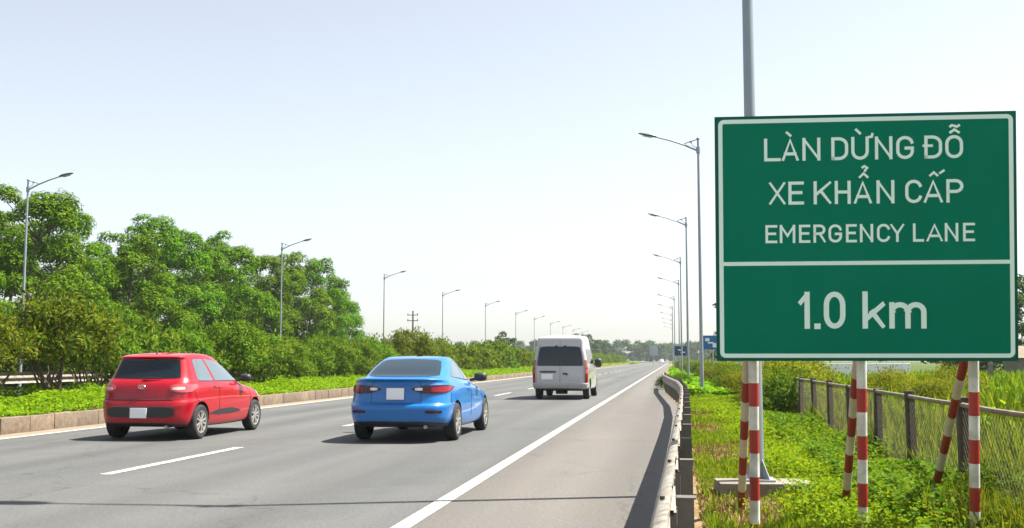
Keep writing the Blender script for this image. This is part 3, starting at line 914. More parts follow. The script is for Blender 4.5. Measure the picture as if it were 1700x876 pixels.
# ---- small distant trees
FT = [tree_meshes(7.5, 3.6, 1.0, 40, 110, 0.5, M['far_leaf'], lobe=(0.8, 1.4), shape='dome') for _ in range(3)]
for i, (x, y, s, lab) in enumerate([
    (-35, 134, 0.62, "small round tree below the utility pole, above the hedge"), (-33, 206, 0.92, "dark dome-shaped tree above the hedge, left of the white van"), (-37, 225, 0.7, "dark low tree beside the dome-shaped tree near the van"),
    (-29.5, 330, 1.25, "hazy broad tree rising above the hedge right of the van"), (-27.5, 352, 1.3, "hazy broad tree rising above the hedge right of the van"), (-25, 378, 1.15, "hazy broad tree rising above the hedge right of the van"),
    (-30, 372, 1.2, "hazy broad tree rising above the hedge right of the van")]):
    tm, cm = FT[i % 3]
    place_plant('broadleaf_tree', [('trunk', tm), ('crown', cm)], (x, y, 0), random.uniform(0, 6.28), s, lab, "tree", "hazy trees right of the van" if 'hazy' in lab else None)
# ---- trees on the right, behind the field
RT = [tree_meshes(8.5, 3.4, 0.3, 60, 170, 0.36, M['tree_leaf_dark'], lobe=(0.7, 1.2)) for _ in range(2)]
for i, (x, y, s) in enumerate([(33.0, 84, 1.0), (37.5, 82, 0.9), (28, 88, 0.95), (23.5, 92, 0.9), (40.5, 88, 1.1)]):
    tm, cm = RT[i % 2]
    place_plant('broadleaf_tree', [('trunk', tm), ('crown', cm)], (x, y, 0), random.uniform(0, 6.28), s, "dark green tree at the far side of the field behind the road sign", "tree", "dark trees behind the field")
tm, cm = tree_meshes(9.0, 0.9, 1.4, 34, 300, 0.22, M['tree_leaf_dark'], lobe=(0.25, 0.45), trunk_r=0.09, shape='cone')
place_plant('slender_tree', [('trunk', tm), ('crown', cm)], (3.45, 72, 0), 0, 1.0, "thin slender tree peeking out at the left edge of the green sign", "tree")
# ---- far treeline
c_, r_ = [], []
for x in np.arange(-150, 320, 4.5):
    if -4 < x < 5: continue
    for _ in range(8):
        c_.append(np.array([x + rng.normal() * 2, 560 + rng.normal() * 8, rng.uniform(1.0, 9.5)])); r_.append(rng.uniform(1.6, 3.2))
for x in np.arange(-24, 14, 3.5):
    for _ in range(8):
        c_.append(np.array([x + rng.normal(), 640 + rng.normal() * 8, rng.uniform(1.5, 9)])); r_.append(rng.uniform(2, 3.4))
c, d, n = lobe_leaves(c_, r_, 18)
N = len(c)
o = link_mesh('treeline', leaves_mesh('treeline', c, d, n, rng.uniform(.8, 1.3, N) * 1.2, rng.uniform(.8, 1.3, N) * 0.8, M['far_leaf']))
tag(o, "bluish hazy line of far woods along the horizon", "woods", kind='stuff')

# ---- shrubs and vines along the right fence
VIN = [shrub_meshes(1.25, 0.85, 1500, 0.085, M['vine_leaf'], 6, 0.0, 30) for _ in range(3)]
DRK = [shrub_meshes(1.15, 0.8, 1500, 0.10, M['weed_leaf'], 6, 0.0, 28) for _ in range(2)]
vs_ = [(2.75, 27.2, 1.0, 0, "yellow-green vine mound climbing the fence beside the sign's left post"), (2.9, 29.2, 1.05, 1, "yellow-green vine mound just behind the one on the fence"), (2.55, 25.6, 0.85, 3, "dark green shrub crouching at the foot of the fence vines"),
       (2.9, 33, 1.0, 2, "leafy shrub between fence posts midway along the right verge"), (3.3, 30, 1.1, 0, None), (2.7, 37.5, 0.95, 1, None), (2.3, 41, 0.8, 3, "dark shrub on the right verge below the blue square sign"),
       (2.7, 46, 1.0, 4, None), (2.4, 52, 1.0, 0, None), (5.6, 29, 0.8, 0, None), (6.4, 27.5, 0.7, 2, None), (8.2, 33, 0.9, 1, None), (4.4, 36, 1.0, 0, None), (2.6, 58, 1.0, 3, None), (2.2, 64, 1.0, 4, None), (2.4, 70, 1.0, 1, None), (2.0, 78, 1.0, 3, None), (1.8, 88, 1.0, 4, None), (1.6, 98, 1.0, 2, None), (1.5, 112, 1.1, 3, None), (1.2, 126, 1.2, 4, None),
       (2.74, 9.9, 0.38, 3, "dark green leafy clump at the foot of the sign's right rear brace"), (-0.28, 50.5, 0.55, 4, "low scrubby bush swallowing the far end of the guard rail"), (0.3, 53, 0.6, 4, None), (2.75, 31.4, 0.75, 4, None),
       (6.2, 31, 0.8, 1, "yellow-green bush in the field just beyond the fence")]
for x, y, s, k, lab in vs_:
    src = (VIN + DRK)[k]
    place_plant('shrub', [('stem', src[0]), ('foliage', src[1])], (x, y, 0), random.uniform(0, 6.28), (s * 1.1, s * 1.1, s), lab or "wild shrub in the overgrown line along the far right verge", "shrub", None if lab else "wild shrubs along the right verge")

# ------------------------------------------------------------------ ground vegetation (uncountable)
def patch(x, y, f=1.0):
    return (np.sin(x * 1.9 * f + 1.3 * np.sin(y * 0.9 * f)) + np.sin(y * 1.3 * f + 2.1 * np.sin(x * 1.1 * f + 0.5)) + 0.6 * np.sin(x * 4.3 * f + y * 3.1 * f)) / 2.6

def cover(name, n, x0, x1, y0, y1, zbase, height, leaf, m, label, cat, keep=None, blade=False, grow=0.0, wf=0.5, ybias=1.7, hvar=None):
    """scatter of leaves or blades; nearer ground gets more of them"""
    t = rng.uniform(0, 1, n) ** ybias
    y = y0 + (y1 - y0) * t
    x = rng.uniform(x0, x1, n)
    p = patch(x, y)
    if keep is not None:
        k = rng.uniform(0, 1, n) < keep(x, y, p)
        x, y, p = x[k], y[k], p[k]
    N = len(x)
    size = leaf * rng.uniform(0.65, 1.35, N) * (1 + grow * (y - y0) / (y1 - y0))
    hh_ = height * (0.75 + 0.45 * p) * (hvar(x, y) if hvar else 1)
    if blade:
        ln = hh_ * rng.uniform(0.5, 1.25, N)
        ln = np.maximum(ln, 0.04)
        d = unit(np.stack([rng.normal(size=N) * 0.32, rng.normal(size=N) * 0.32, np.ones(N)], 1))
        c = np.stack([x, y, zbase + 0 * x], 1) + d * ln[:, None] * 0.48
        nn = unit(np.stack([rng.normal(size=N), rng.normal(size=N), 0.2 * np.ones(N)], 1))
        me = leaves_mesh(name, c, d, nn, ln, size * wf, m)
    else:
        z = zbase + np.maximum(hh_, 0.02) * rng.uniform(0, 1, N) ** 0.6
        c = np.stack([x, y, z], 1)
        nn = unit(np.stack([rng.normal(size=N) * .55, rng.normal(size=N) * .55, np.ones(N)], 1))
        t_ = rand_dirs(N)
        d = unit(t_ - nn * np.sum(t_ * nn, 1, keepdims=True))
        me = leaves_mesh(name, c, d, nn, size, size * wf * 1.3, m)
    o = link_mesh(name, me)
    return tag(o, label, cat, kind='stuff')

cover('ground_cover', 175000, -16.4, -12.42, 11, 150, 0.27, 0.36, 0.075, M['weed_bright'], "bright green leafy ground cover between kerb and hedge on the median", "ground cover", grow=1.4, ybias=2.0,
      hvar=lambda x, y: np.clip((-12.1 - x) * 1.1, 0.4, 1.25))
cover('ground_cover', 9000, -16.0, -12.5, 140, 400, 0.27, 0.35, 0.5, M['weed_bright'], "thin green strip of ground cover along the distant median", "ground cover", ybias=1.5)
# right verge
def keep_verge(x, y, p):
    dry = np.exp(-((x - 0.62) / 0.55) ** 2) * np.where(y < 26, 1.0, 0.5)
    return np.clip(0.66 + 0.7 * p - 1.15 * dry, 0.01, 1) * np.clip((x - 0.25) / 0.95, 0.15, 1)
cover('verge_weeds', 150000, 0.28, 2.9, 5.5, 42, 0.0, 0.19, 0.036, M['weed_bright'], "bright green leafy weeds carpeting the verge around the sign posts", "weeds", keep_verge, grow=1.0, ybias=1.8,
      hvar=lambda x, y: np.clip(0.35 + 0.6 * x, 0.3, 1.6))
cover('verge_grass', 150000, 0.26, 2.9, 5.5, 40, 0.0, 0.13, 0.011, M['verge_blade'], "fine yellow-green grass blades on the verge", "grass", lambda x, y, p: np.clip(0.75 - 0.35 * p - 1.1 * np.exp(-((x - 0.6) / 0.42) ** 2) * (y < 28) * np.clip(0.55 + 0.8 * np.sin(y * 1.15 + 2.2 * np.sin(x * 2.5)), 0, 1), 0.03, 1), blade=True, grow=2.0, wf=1.0, ybias=1.8)
cover('dry_grass', 32000, 0.22, 1.7, 5.5, 30, 0.0, 0.07, 0.012, M['dry_leaf'], "dry straw-coloured grass patches beside the guard rail", "grass", lambda x, y, p: np.clip(0.9 - (x - 0.3) * 0.55, 0.05, 1), blade=True, grow=2.0, wf=1.0, ybias=1.7)
cover('verge_grass', 26000, -0.6, 3.4, 38, 150, 0.0, 0.35, 0.22, M['weed_bright'], "green grass along the distant right verge behind the guard rail", "grass", lambda x, y, p: np.where(x > np.interp(y, [38, 45, 60, 150], [.2, .1, -.2, -.5]), 1, 0), grow=1.5, ybias=1.4)
# along and beyond the fence
cover('tall_grass', 9000, 2.05, 2.75, 5.2, 9.6, 0.0, 0.50, 0.016, M['grass_leaf'], "tall yellow-green grass in front of the fence beside the sign's right post", "grass", lambda x, y, p: np.clip(0.3 + 0.8 * p + (x - 2.05), 0.05, 1), blade=True, wf=1.0, ybias=1.0)
cover('fence_weeds', 34000, 1.7, 3.0, 6.5, 24, 0.0, 0.40, 0.062, M['weed_leaf'], "lush green weeds at the foot of the wire fence", "weeds", lambda x, y, p: np.clip(0.4 + 0.8 * p, 0.05, 1), ybias=1.5)
cover('tall_grass', 60000, 2.8, 9.5, 6, 34, -0.02, 0.62, 0.03, M['grass_leaf'], "tall yellow-green grass just beyond the wire fence", "grass", lambda x, y, p: np.clip(0.75 + 0.4 * p, 0.2, 1), blade=True, grow=1.5, wf=1.0, ybias=1.4)
cover('tall_grass', 42000, 4.0, 34, 20, 78, -0.02, 0.75, 0.09, M['weed_bright'], "bright green crop of grass across the field behind the fence", "grass", None, blade=True, grow=1.2, wf=1.0, ybias=1.0)
cover('field_weeds', 26000, 4.0, 34, 16, 78, -0.02, 0.55, 0.2, M['weed_bright'], "broad-leaved green weeds across the field behind the fence", "weeds", lambda x, y, p: np.clip(0.5 + 0.6 * p, 0, 1), ybias=1.0)

# ------------------------------------------------------------------ vehicles
def pchip(xk, yk, x):
    xk = np.asarray(xk, float); yk = np.asarray(yk, float)
    h = np.diff(xk); dl = np.diff(yk) / h
    m_ = np.zeros_like(yk)
    for i in range(1, len(yk) - 1):
        if dl[i - 1] * dl[i] > 0:
            w1, w2 = 2 * h[i] + h[i - 1], h[i] + 2 * h[i - 1]
            m_[i] = (w1 + w2) / (w1 / dl[i - 1] + w2 / dl[i])
    m_[0], m_[-1] = dl[0], dl[-1]
    i = np.clip(np.searchsorted(xk, x) - 1, 0, len(h) - 1)
    t = (x - xk[i]) / h[i]
    return ((2 * t**3 - 3 * t**2 + 1) * yk[i] + (t**3 - 2 * t**2 + t) * h[i] * m_[i] + (-2 * t**3 + 3 * t**2) * yk[i + 1] + (t**3 - t**2) * h[i] * m_[i + 1])

class Shell:
    """car body as a stack of closed plan outlines. keys: rows of
    zr zm zf  yr yf  wr wm wf  rr rf  br bf (heights, ends, half widths, corner radii, end bow)"""
    SB = (0.25, 0.36, 0.80, 0.90)
    def __init__(self, keys):
        self.k = np.array(keys, float)
        self.T = np.arange(len(keys))
    def par(self, t):
        return [float(pchip(self.T, self.k[:, j], np.array(t))) for j in range(self.k.shape[1])]
    def pt(self, t, s):
        sg = 1.0
        if s < 0: sg, s = -1.0, -s
        if s > 1: sg, s = -sg, 2 - s
        zr, zm, zf, yr, yf, wr, wm, wf, rr_, rf, br, bf = self.par(t)
        a, b, c, d = self.SB
        L_ = yf - yr
        def width(y):
            f_ = min(max((y - yr) / L_, 0), 1)
            if f_ < 0.5: q = f_ / 0.5; return wr + (wm - wr) * (1 - (1 - q) ** 2)
            q = (f_ - 0.5) / 0.5; return wm + (wf - wm) * q * q
        if s <= a: x, y = s / a * (wr - rr_), yr
        elif s <= b:
            th = (s - a) / (b - a) * math.pi / 2
            x, y = wr - rr_ + rr_ * math.sin(th), yr + rr_ * (1 - math.cos(th))
            x += (width(y) - wr) * ((s - a) / (b - a)) ** 2
        elif s <= c:
            q = (s - b) / (c - b)
            y = yr + rr_ + (L_ - rr_ - rf) * q
            x = width(y)
        elif s <= d:
            th = (s - c) / (d - c) * math.pi / 2
            x = wf - rf + rf * math.cos(th); y = yf - rf + rf * math.sin(th)
            x += (width(y) - wf) * (1 - (s - c) / (d - c)) ** 2
        else: x, y = (1 - (s - d) / (1 - d)) * (wf - rf), yf
        f_ = min(max((y - yr) / L_, 0), 1)
        y += br * (x / max(wr, .01)) ** 2 * max(1 - f_ * 3, 0) - bf * (x / max(wf, .01)) ** 2 * max(1 - (1 - f_) * 3, 0)
        # height: quadratic through zr, zm, zf
        z = zr * (1 - f_) * (1 - 2 * f_) + zm * 4 * f_ * (1 - f_) + zf * f_ * (2 * f_ - 1)
        return Vector((x * sg, y, z))
    def normal(self, t, s):
        e = 0.01
        p = self.pt(t, s)
        ta, tb = max(t - e, 0), min(t + e, self.T[-1] - 1e-3)
        du = self.pt(tb, s) - self.pt(ta, s)
        ds = self.pt(t, min(s + e, 2)) - self.pt(t, max(s - e, -1))
        n = ds.cross(du)
        if n.length < 1e-9: return Vector((0, 0, 1))
        n.normalize()
        return n
    def t_at(self, s, z, lo=0.0, hi=None):
        hi = self.T[-1] - 0.01 if hi is None else hi
        for _ in range(40):
            m_ = (lo + hi) / 2
            if self.pt(m_, s).z < z: lo = m_
            else: hi = m_
        return (lo + hi) / 2
    def s_at(self, t, y):
        lo, hi = self.SB[0], self.SB[3]
        for _ in range(40):
            m_ = (lo + hi) / 2
            if self.pt(t, m_).y < y: lo = m_
            else: hi = m_
        return (lo + hi) / 2
    def body(self, sub=6):
        ts = np.linspace(0, self.T[-1], (len(self.T) - 1) * sub + 1)
        a, b, c, d = self.SB
        ss = list(np.linspace(0, a, 7)[:-1]) + list(np.linspace(a, b, 8)[:-1]) + list(np.linspace(b, c, 40)[:-1]) + list(np.linspace(c, d, 8)[:-1]) + list(np.linspace(d, 1, 7))
        full = ss + [2 - x for x in reversed(ss[1:-1])]
        n = len(full)
        vs = [self.pt(t, s) for t in ts for s in full]
        fs = []
        for j in range(len(ts) - 1):
            for k_ in range(n):
                fs.append((j * n + k_, j * n + (k_ + 1) % n, (j + 1) * n + (k_ + 1) % n, (j + 1) * n + k_))
        fs.append(tuple(reversed(range(n))))
        fs.append(tuple((len(ts) - 1) * n + k_ for k_ in range(n)))
        return vs, fs
    def patch(self, cols, off=0.004, nt=10, ns=14, mirror=False, tr=(0.0, None)):
        """cols: list of (s, zlow, zhigh); strip of the shell between them, raised by off, with its rim turned in"""
        mb = MB()
        S_ = [c[0] for c in cols]
        sa = np.linspace(S_[0], S_[-1], ns + 1)
        zl = np.interp(sa, S_, [c[1] for c in cols]); zh = np.interp(sa, S_, [c[2] for c in cols])
        grid = []
        for s, a, b in zip(sa, zl, zh):
            ta, tb = self.t_at(s, a, *tr), self.t_at(s, b, *tr)
            col = []
            for q in range(nt + 1):
                t = ta + (tb - ta) * q / nt
                p, nn = self.pt(t, s), self.normal(t, s)
                col.append((p + nn * off, p - nn * 0.006))
            grid.append(col)
        vs, fs = [], []
        W = nt + 1
        for col in grid: vs += [c[0] for c in col]
        for i in range(ns):
            for q in range(nt): fs.append((i * W + q, (i + 1) * W + q, (i + 1) * W + q + 1, i * W + q + 1))
        # rim
        loop = [(i, 0) for i in range(ns + 1)] + [(ns, q) for q in range(1, nt + 1)] + [(i, nt) for i in range(ns - 1, -1, -1)] + [(0, q) for q in range(nt - 1, 0, -1)]
        b0 = len(vs)
        vs += [grid[i][q][1] for i, q in loop]
        m_ = len(loop)
        for e in range(m_):
            i, q = loop[e]; i2, q2 = loop[(e + 1) % m_]
            fs.append((i * W + q, b0 + e, b0 + (e + 1) % m_, i2 * W + q2))
        if mirror: vs = [Vector((-v.x, v.y, v.z)) for v in vs]
        mb.add(vs, fs)
        return mb

def build_body(shell, paint, arches, parent, wmax, sub=6):
    mb = MB(); vs, fs = shell.body(sub); mb.add(vs, fs)
    ob = mb.build('body', [paint, M['under']], parent)
    # wheel arches cut out of the shell; the cut faces get the black liner
    cut = MB()
    for (yc, zc, r) in arches:
        for sg in (-1, 1):
            n = 40
            ring = [(yc + r * math.cos(2 * math.pi * k_ / n), zc + r * math.sin(2 * math.pi * k_ / n)) for k_ in range(n)]
            x0, x1 = sg * (wmax - 0.27), sg * (wmax + 0.3)
            cut.add([(x0, a, b) for a, b in ring] + [(x1, a, b) for a, b in ring],
                    [(k_, (k_ + 1) % n, n + (k_ + 1) % n, n + k_) for k_ in range(n)] + [tuple(range(n)), tuple(range(n, 2 * n))])
    cu = cut.build('cutter', M['under'], parent)
    md = ob.modifiers.new('arch', 'BOOLEAN'); md.object = cu; md.operation = 'DIFFERENCE'; md.solver = 'EXACT'
    md.material_mode = 'TRANSFER'
    bpy.context.view_layer.update()
    dg = bpy.context.evaluated_depsgraph_get()
    me = bpy.data.meshes.new_from_object(ob.evaluated_get(dg))
    old = ob.data
    ob.modifiers.clear(); ob.data = me
    bpy.data.meshes.remove(old)
    bpy.data.objects.remove(cu)
    # floor pan black
    idx_under = next((i for i, m_ in enumerate(me.materials) if m_ == M['under']), None)
    if idx_under is None: me.materials.append(M['under']); idx_under = len(me.materials) - 1
    zmin = min(v.co.z for v in me.vertices)
    for p in me.polygons:
        if p.center.z < zmin + 0.02: p.material_index = idx_under
    me.polygons.foreach_set("use_smooth", [True] * len(me.polygons))
    me.set_sharp_from_angle(angle=R(42))
    return ob

def make_wheel(parent, x, y, r, w, sg, spokes=5, fancy=True, rim_mat=None):
    rm = rim_mat or M['rim']
    mb = MB()
    ri = r * 0.66
    mb.lathe([(-w / 2, ri), (-w / 2, r * 0.88), (-w / 2 + .02, r * .97), (-w / 2 + .05, r), (w / 2 - .05, r), (w / 2 - .02, r * .97), (w / 2, r * .88), (w / 2 - 0.004, ri), (w / 2 - 0.03, ri * .97), (-w / 2, ri)], 'X', (0, 0, 0), 36)
    wh = mb.build('wheel', M['tyre'], parent, smooth=True, loc=(x, y, r))
    mb = MB()
    q = w / 2 * sg
    mb.lathe([(q - .022 * sg, ri), (q - .006 * sg, ri * 0.99), (q - .010 * sg, ri * .9), (q - 0.05 * sg, ri * .86)], 'X', (0, 0, 0), 36)
    mb.lathe([(q - .03 * sg, 0.0), (q - .012 * sg, .001), (q - .012 * sg, .035), (q - .03 * sg, .06), (q - .06 * sg, .06)], 'X', (0, 0, 0), 20)
    for i in range(spokes):
        for da in ((-11, 11) if fancy else (0,)):
            a = R(360 / spokes * i + da)
            a2 = R(360 / spokes * i + da * (1.35 if fancy else 1))
            p0 = Vector((q - 0.025 * sg, 0.04 * math.cos(a), 0.04 * math.sin(a)))
            p1 = Vector((q - 0.014 * sg, ri * .93 * math.cos(a2), ri * .93 * math.sin(a2)))
            mid = (p0 + p1) / 2
            L_ = (p1 - p0).length
            ang = math.atan2(p1.z - p0.z, p1.y - p0.y)
            mb.box(mid, (0.022, L_, 0.026 if fancy else 0.045), rot=Matrix.Rotation(ang, 3, 'X'))
    rim = mb.build('rim', rm, wh, smooth=True, angle=40)
    mb = MB()
    mb.lathe([(q - .075 * sg, 0.0), (q - .07 * sg, ri * .98), (q - 0.09 * sg, ri * .98)], 'X', (0, 0, 0), 24)
    mb.build('brake_backing', M['rim_dark'], wh)
    return wh

def mirror_part(parent, x, y, z, sg, body_m, s=1.0, tall=1.0):
    mb = MB()
    n = 12
    prof = [(0.0, .55, .5), (.02, .9, .85), (.07, 1.0, 1.0), (.13, .85, .9), (.16, .5, .55)]
    vs, fs = [], []
    for dy, a, b in prof:
        for k_ in range(n):
            t = 2 * math.pi * k_ / n
            ct, st = math.cos(t), math.sin(t)
            ex = abs(ct) ** 0.6 * (1 if ct > 0 else -1); ez = abs(st) ** 0.6 * (1 if st > 0 else -1)
            vs.append((x + sg * (0.13 * s) + 0.105 * s * a * ex, y + dy * s, z + 0.07 * s * tall * b * ez))
    for i in range(len(prof) - 1):
        for k_ in range(n): fs.append((i * n + k_, i * n + (k_ + 1) % n, (i + 1) * n + (k_ + 1) % n, (i + 1) * n + k_))
    fs.append(tuple(range(n))); fs.append(tuple(range((len(prof) - 1) * n, len(prof) * n)))
    mb.add(vs, fs)
    mb.tube([(x - sg * 0.05, y + .09 * s, z - .05 * s), (x + sg * 0.08 * s, y + .08 * s, z - .03 * s)], 0.022 * s, 8)
    return mb.build('wing_mirror', body_m, parent, smooth=True, angle=50)

def plate_part(parent, x, y, z, w, h, tilt=0.0):
    mb = MB(); mb.box((0, 0, 0), (w, 0.012, h), rot=Matrix.Rotation(R(tilt), 3, 'X'))
    return mb.build('number_plate', M['plate'], parent, bevel=0.004, loc=(x, y, z))

def seam(shell, parent, pts, name, m=None, r=0.006, mirror=True):
    """thin dark shut-line following the shell; pts (s, z)"""
    for sg in ((1, -1) if mirror else (1,)):
        mb = MB()
        P = []
        for (s0, z0), (s1, z1) in zip(pts[:-1], pts[1:]):
            for i in range(8):
                q = i / 8
                s = s0 + (s1 - s0) * q; z = z0 + (z1 - z0) * q
                t = shell.t_at(s, z); P.append(shell.pt(t, s))
        s, z = pts[-1]; P.append(shell.pt(shell.t_at(s, z), s))
        mb.tube([(p.x * sg, p.y, p.z) for p in P], r, 6)
        mb.build(name, m or M['trim'], parent)

# ---- red hatchback
red = empty('hatchback_car', (-9.02, 16.95, 0))
tag(red, "shiny red hatchback with a dark rear window driving in the left lane", "car")
# columns: zr zm zf | yr yf | wr wm wf | rr rf | br bf
HK = [
 (.235, .20, .22, .16, 3.55, .66, .74, .66, .12, .22, .03, .10),
 (.28, .23, .25, .06, 3.68, .73, .785, .72, .20, .30, .05, .14),
 (.38, .34, .36, .015, 3.75, .775, .815, .77, .24, .34, .07, .18),
 (.56, .56, .52, .0, 3.77, .80, .83, .79, .26, .36, .08, .20),
 (.64, .68, .62, .015, 3.76, .81, .83, .79, .26, .36, .08, .20),
 (.70, .72, .66, .042, 3.75, .80, .825, .785, .26, .36, .08, .20),
 (.82, .80, .72, .066, 3.70, .795, .825, .77, .24, .36, .08, .22),
 (.95, .90, .80, .105, 3.55, .775, .815, .74, .22, .36, .08, .22),
 (1.015, .955, .90, .15, 3.00, .755, .795, .71, .20, .30, .08, .18),
 (1.05, .99, .985, .185, 2.72, .735, .775, .69, .18, .22, .08, .18),
 (1.22, 1.20, 1.19, .275, 2.33, .675, .705, .62, .15, .20, .07, .16),
 (1.385, 1.40, 1.385, .335, 1.95, .605, .635, .545, .12, .18, .06, .14),
 (1.425, 1.455, 1.42, .29, 1.88, .575, .60, .51, .12, .18, .05, .13),
 (1.455, 1.488, 1.44, .36, 1.80, .50, .53, .44, .12, .16, .05, .12),
 (1.475, 1.505, 1.455, .55, 1.60, .25, .28, .20, .10, .10, .02, .06),
 (1.482, 1.51, 1.46, .80, 1.40, .06, .07, .05, .04, .04, .0, .0)]
hs = Shell(HK)
build_body(hs, M['red_paint'], [(0.68, 0.31, 0.345), (3.10, 0.31, 0.345)], red, 0.83)
for x_, y_ in ((.735, .68), (.735, 3.10)):
    make_wheel(red, x_, y_, 0.30, 0.19, 1); make_wheel(red, -x_, y_, 0.30, 0.19, -1)
rw = hs.patch([(-.275, 1.075, 1.365), (-.25, 1.062, 1.385), (-.1, 1.055, 1.395), (.1, 1.055, 1.395), (.25, 1.062, 1.385), (.275, 1.075, 1.365)], 0.005, 10, 24).build('rear_window', M['glass'], red, smooth=True)
mb = MB(); mb.tube([(-.02, .165, 1.06), (.1, .16, 1.075), (.30, .185, 1.07)], [.016, .012, .006], 8); mb.build('wiper', M['trim'], rw, smooth=True)
tW = 9.5
def ss(sh, t, ys): return [sh.s_at(t, q) for q in ys]
for mir in (False, True):
    a = ss(hs, 9.6, (.62, .68, 1.12, 1.16))
    hs.patch([(a[0], 1.06, 1.33), (a[1], 1.015, 1.385), (a[2], 1.005, 1.39), (a[3], 1.005, 1.39)], 0.004, 8, 12, mir).build('side_window', M['glass_light'], red, smooth=True)
    a = ss(hs, 9.6, (1.25, 1.30, 2.0, 2.50, 2.60))
    hs.patch([(a[0], 1.005, 1.39), (a[1], 1.005, 1.39), (a[2], .995, 1.33), (a[3], .99, 1.10), (a[4], .985, 1.02)], 0.004, 8, 14, mir).build('side_window', M['glass_light'], red, smooth=True)
    hs.patch([(.225, .87, .93), (.25, .835, .955), (.30, .82, .965), (.345, .83, .96), (.385, .90, .95)], 0.012, 6, 14, mir).build('tail_light', M['pink_lens'], red, smooth=True)
    hs.patch([(.245, .865, .90), (.275, .855, .915), (.305, .87, .91)], 0.017, 4, 8, mir).build('reverse_lamp', M['rose_lens'], red, smooth=True)
    a = ss(hs, 4, (1.05, 1.35, 1.95, 2.35))
    hs.patch([(a[0], .42, .44), (a[1], .40, .49), (a[2], .395, .50), (a[3], .42, .44)], 0.006, 5, 12, mir).build('side_moulding', M['trim'], red, smooth=True)
    a = ss(hs, 8, (1.05, 1.22)); hs.patch([(a[0], .885, .905), (a[1], .885, .905)], 0.02, 3, 5, mir).build('door_handle', M['red_paint'], red, smooth=True)
    a = ss(hs, 8, (2.02, 2.19)); 
    hs.patch([(.895, .62, .70), (.85, .62, .76), (.80, .66, .78)][::-1], 0.008, 5, 8, mir).build('headlight', M['clear_lens'], red, smooth=True)
    mirror_part(red, (-.755 if mir else .755), 2.33, 1.04, -1 if mir else 1, M['trim'], 1.05)
hs.patch([(-.268, .43, .545), (-.23, .40, .575), (.23, .40, .575), (.268, .43, .545)], 0.006, 6, 20).build('bumper_insert', M['trim'], red, smooth=True)
hs.patch([(-.34, .245, .30), (0, .245, .31), (.34, .245, .30)], 0.004, 4, 20).build('bumper_skirt', M['trim'], red, smooth=True)
hs.patch([(.905, 1.03, 1.36), (1.0, 1.03, 1.40), (1.095, 1.03, 1.36)], 0.004, 8, 16).build('windscreen', M['glass'], red, smooth=True)
plate_part(red, 0, -0.02, .475, .30, .17)
seam(hs, red, [(-.29, .70), (0, .695), (.29, .70)], 'hatch_seam', mirror=False, r=.008)
seam(hs, red, [(.30, .98), (.30, .72)], 'hatch_seam', r=.005)
seam(hs, red, [(.37, .83), (.385, .69), (.405, .64)], 'bumper_seam', r=.005)
seam(hs, red, [(hs.s_at(9.4, .64), 1.005), (hs.s_at(9.4, 2.0), .988), (hs.s_at(9.4, 2.62), .975)], 'window_seal', r=.008)
for yv in (1.2, 2.28):
    a = hs.s_at(8, yv); seam(hs, red, [(a, .97), (a, .36)], 'door_seam', r=.005)
mb = MB()
mb.tube([(.062 * math.cos(R(a)), 0, .034 * math.sin(R(a))) for a in range(0, 361, 20)], .008, 6)
mb.tube([(-.028, 0, -.024), (-.012, 0, .024)], .007, 6); mb.tube([(.012, 0, -.024), (.028, 0, .024)], .007, 6); mb.tube([(-.022, 0, -.004), (.022, 0, .004)], .006, 6)
mb.build('emblem', M['chrome'], red, smooth=True, loc=(0, .078, .915))
mb = MB(); mb.tube([(0, .62, 1.47), (0, .56, 1.50), (0, .42, 1.56)], [.014, .006, .003], 8); mb.build('aerial', M['trim'], red, smooth=True)
mb = MB(); mb.box((0, .32, 1.375), (.26, .02, .018)); mb.build('brake_lamp', M['red_lens'], red, bevel=.004)
mb = MB(); mb.tube([(.45, .10, .24), (.45, .35, .25)], .028, 10); mb.build('exhaust', M['galv'], red, smooth=True)

# ---- blue saloon
blue = empty('saloon_car', (-4.58, 17.1, 0))
tag(blue, "bright blue saloon with a white blank plate driving in the right lane", "car")
BK = [
 (.26, .20, .22, .20, 4.35, .68, .80, .70, .14, .26, .04, .14),
 (.31, .24, .26, .08, 4.48, .76, .855, .78, .24, .36, .07, .18),
 (.42, .36, .36, .02, 4.56, .82, .885, .83, .28, .42, .10, .24),
 (.56, .54, .50, .0, 4.58, .84, .895, .85, .30, .44, .11, .26),
 (.62, .60, .56, .015, 4.57, .845, .898, .85, .30, .44, .11, .26),
 (.66, .66, .60, .065, 4.55, .84, .895, .845, .30, .44, .11, .26),
 (.80, .76, .66, .085, 4.48, .835, .895, .83, .32, .44, .14, .26),
 (.93, .86, .72, .105, 4.35, .815, .89, .80, .30, .42, .14, .26),
 (1.00, .90, .75, .10, 4.20, .79, .88, .785, .32, .40, .16, .26),
 (1.055, .925, .78, .045, 4.10, .75, .87, .77, .32, .40, .16, .26),
 (1.082, .955, .86, .12, 3.65, .725, .85, .75, .30, .34, .15, .24),
 (1.09, .975, .95, .38, 3.25, .70, .83, .73, .24, .26, .12, .22),
 (1.11, 1.005, .985, .50, 3.10, .69, .80, .70, .20, .22, .10, .20),
 (1.25, 1.21, 1.17, .84, 2.68, .635, .70, .62, .16, .20, .09, .18),
 (1.385, 1.385, 1.36, 1.22, 2.22, .54, .59, .53, .14, .18, .07, .16),
 (1.412, 1.425, 1.395, 1.33, 2.10, .46, .53, .46, .12, .16, .06, .14),
 (1.428, 1.443, 1.415, 1.50, 1.95, .22, .26, .20, .08, .10, .02, .05),
 (1.432, 1.447, 1.42, 1.60, 1.85, .06, .07, .05, .04, .04, 0, 0)]
bs = Shell(BK)
build_body(bs, M['blue_paint'], [(0.95, 0.325, 0.365), (3.65, 0.325, 0.365)], blue, 0.895)
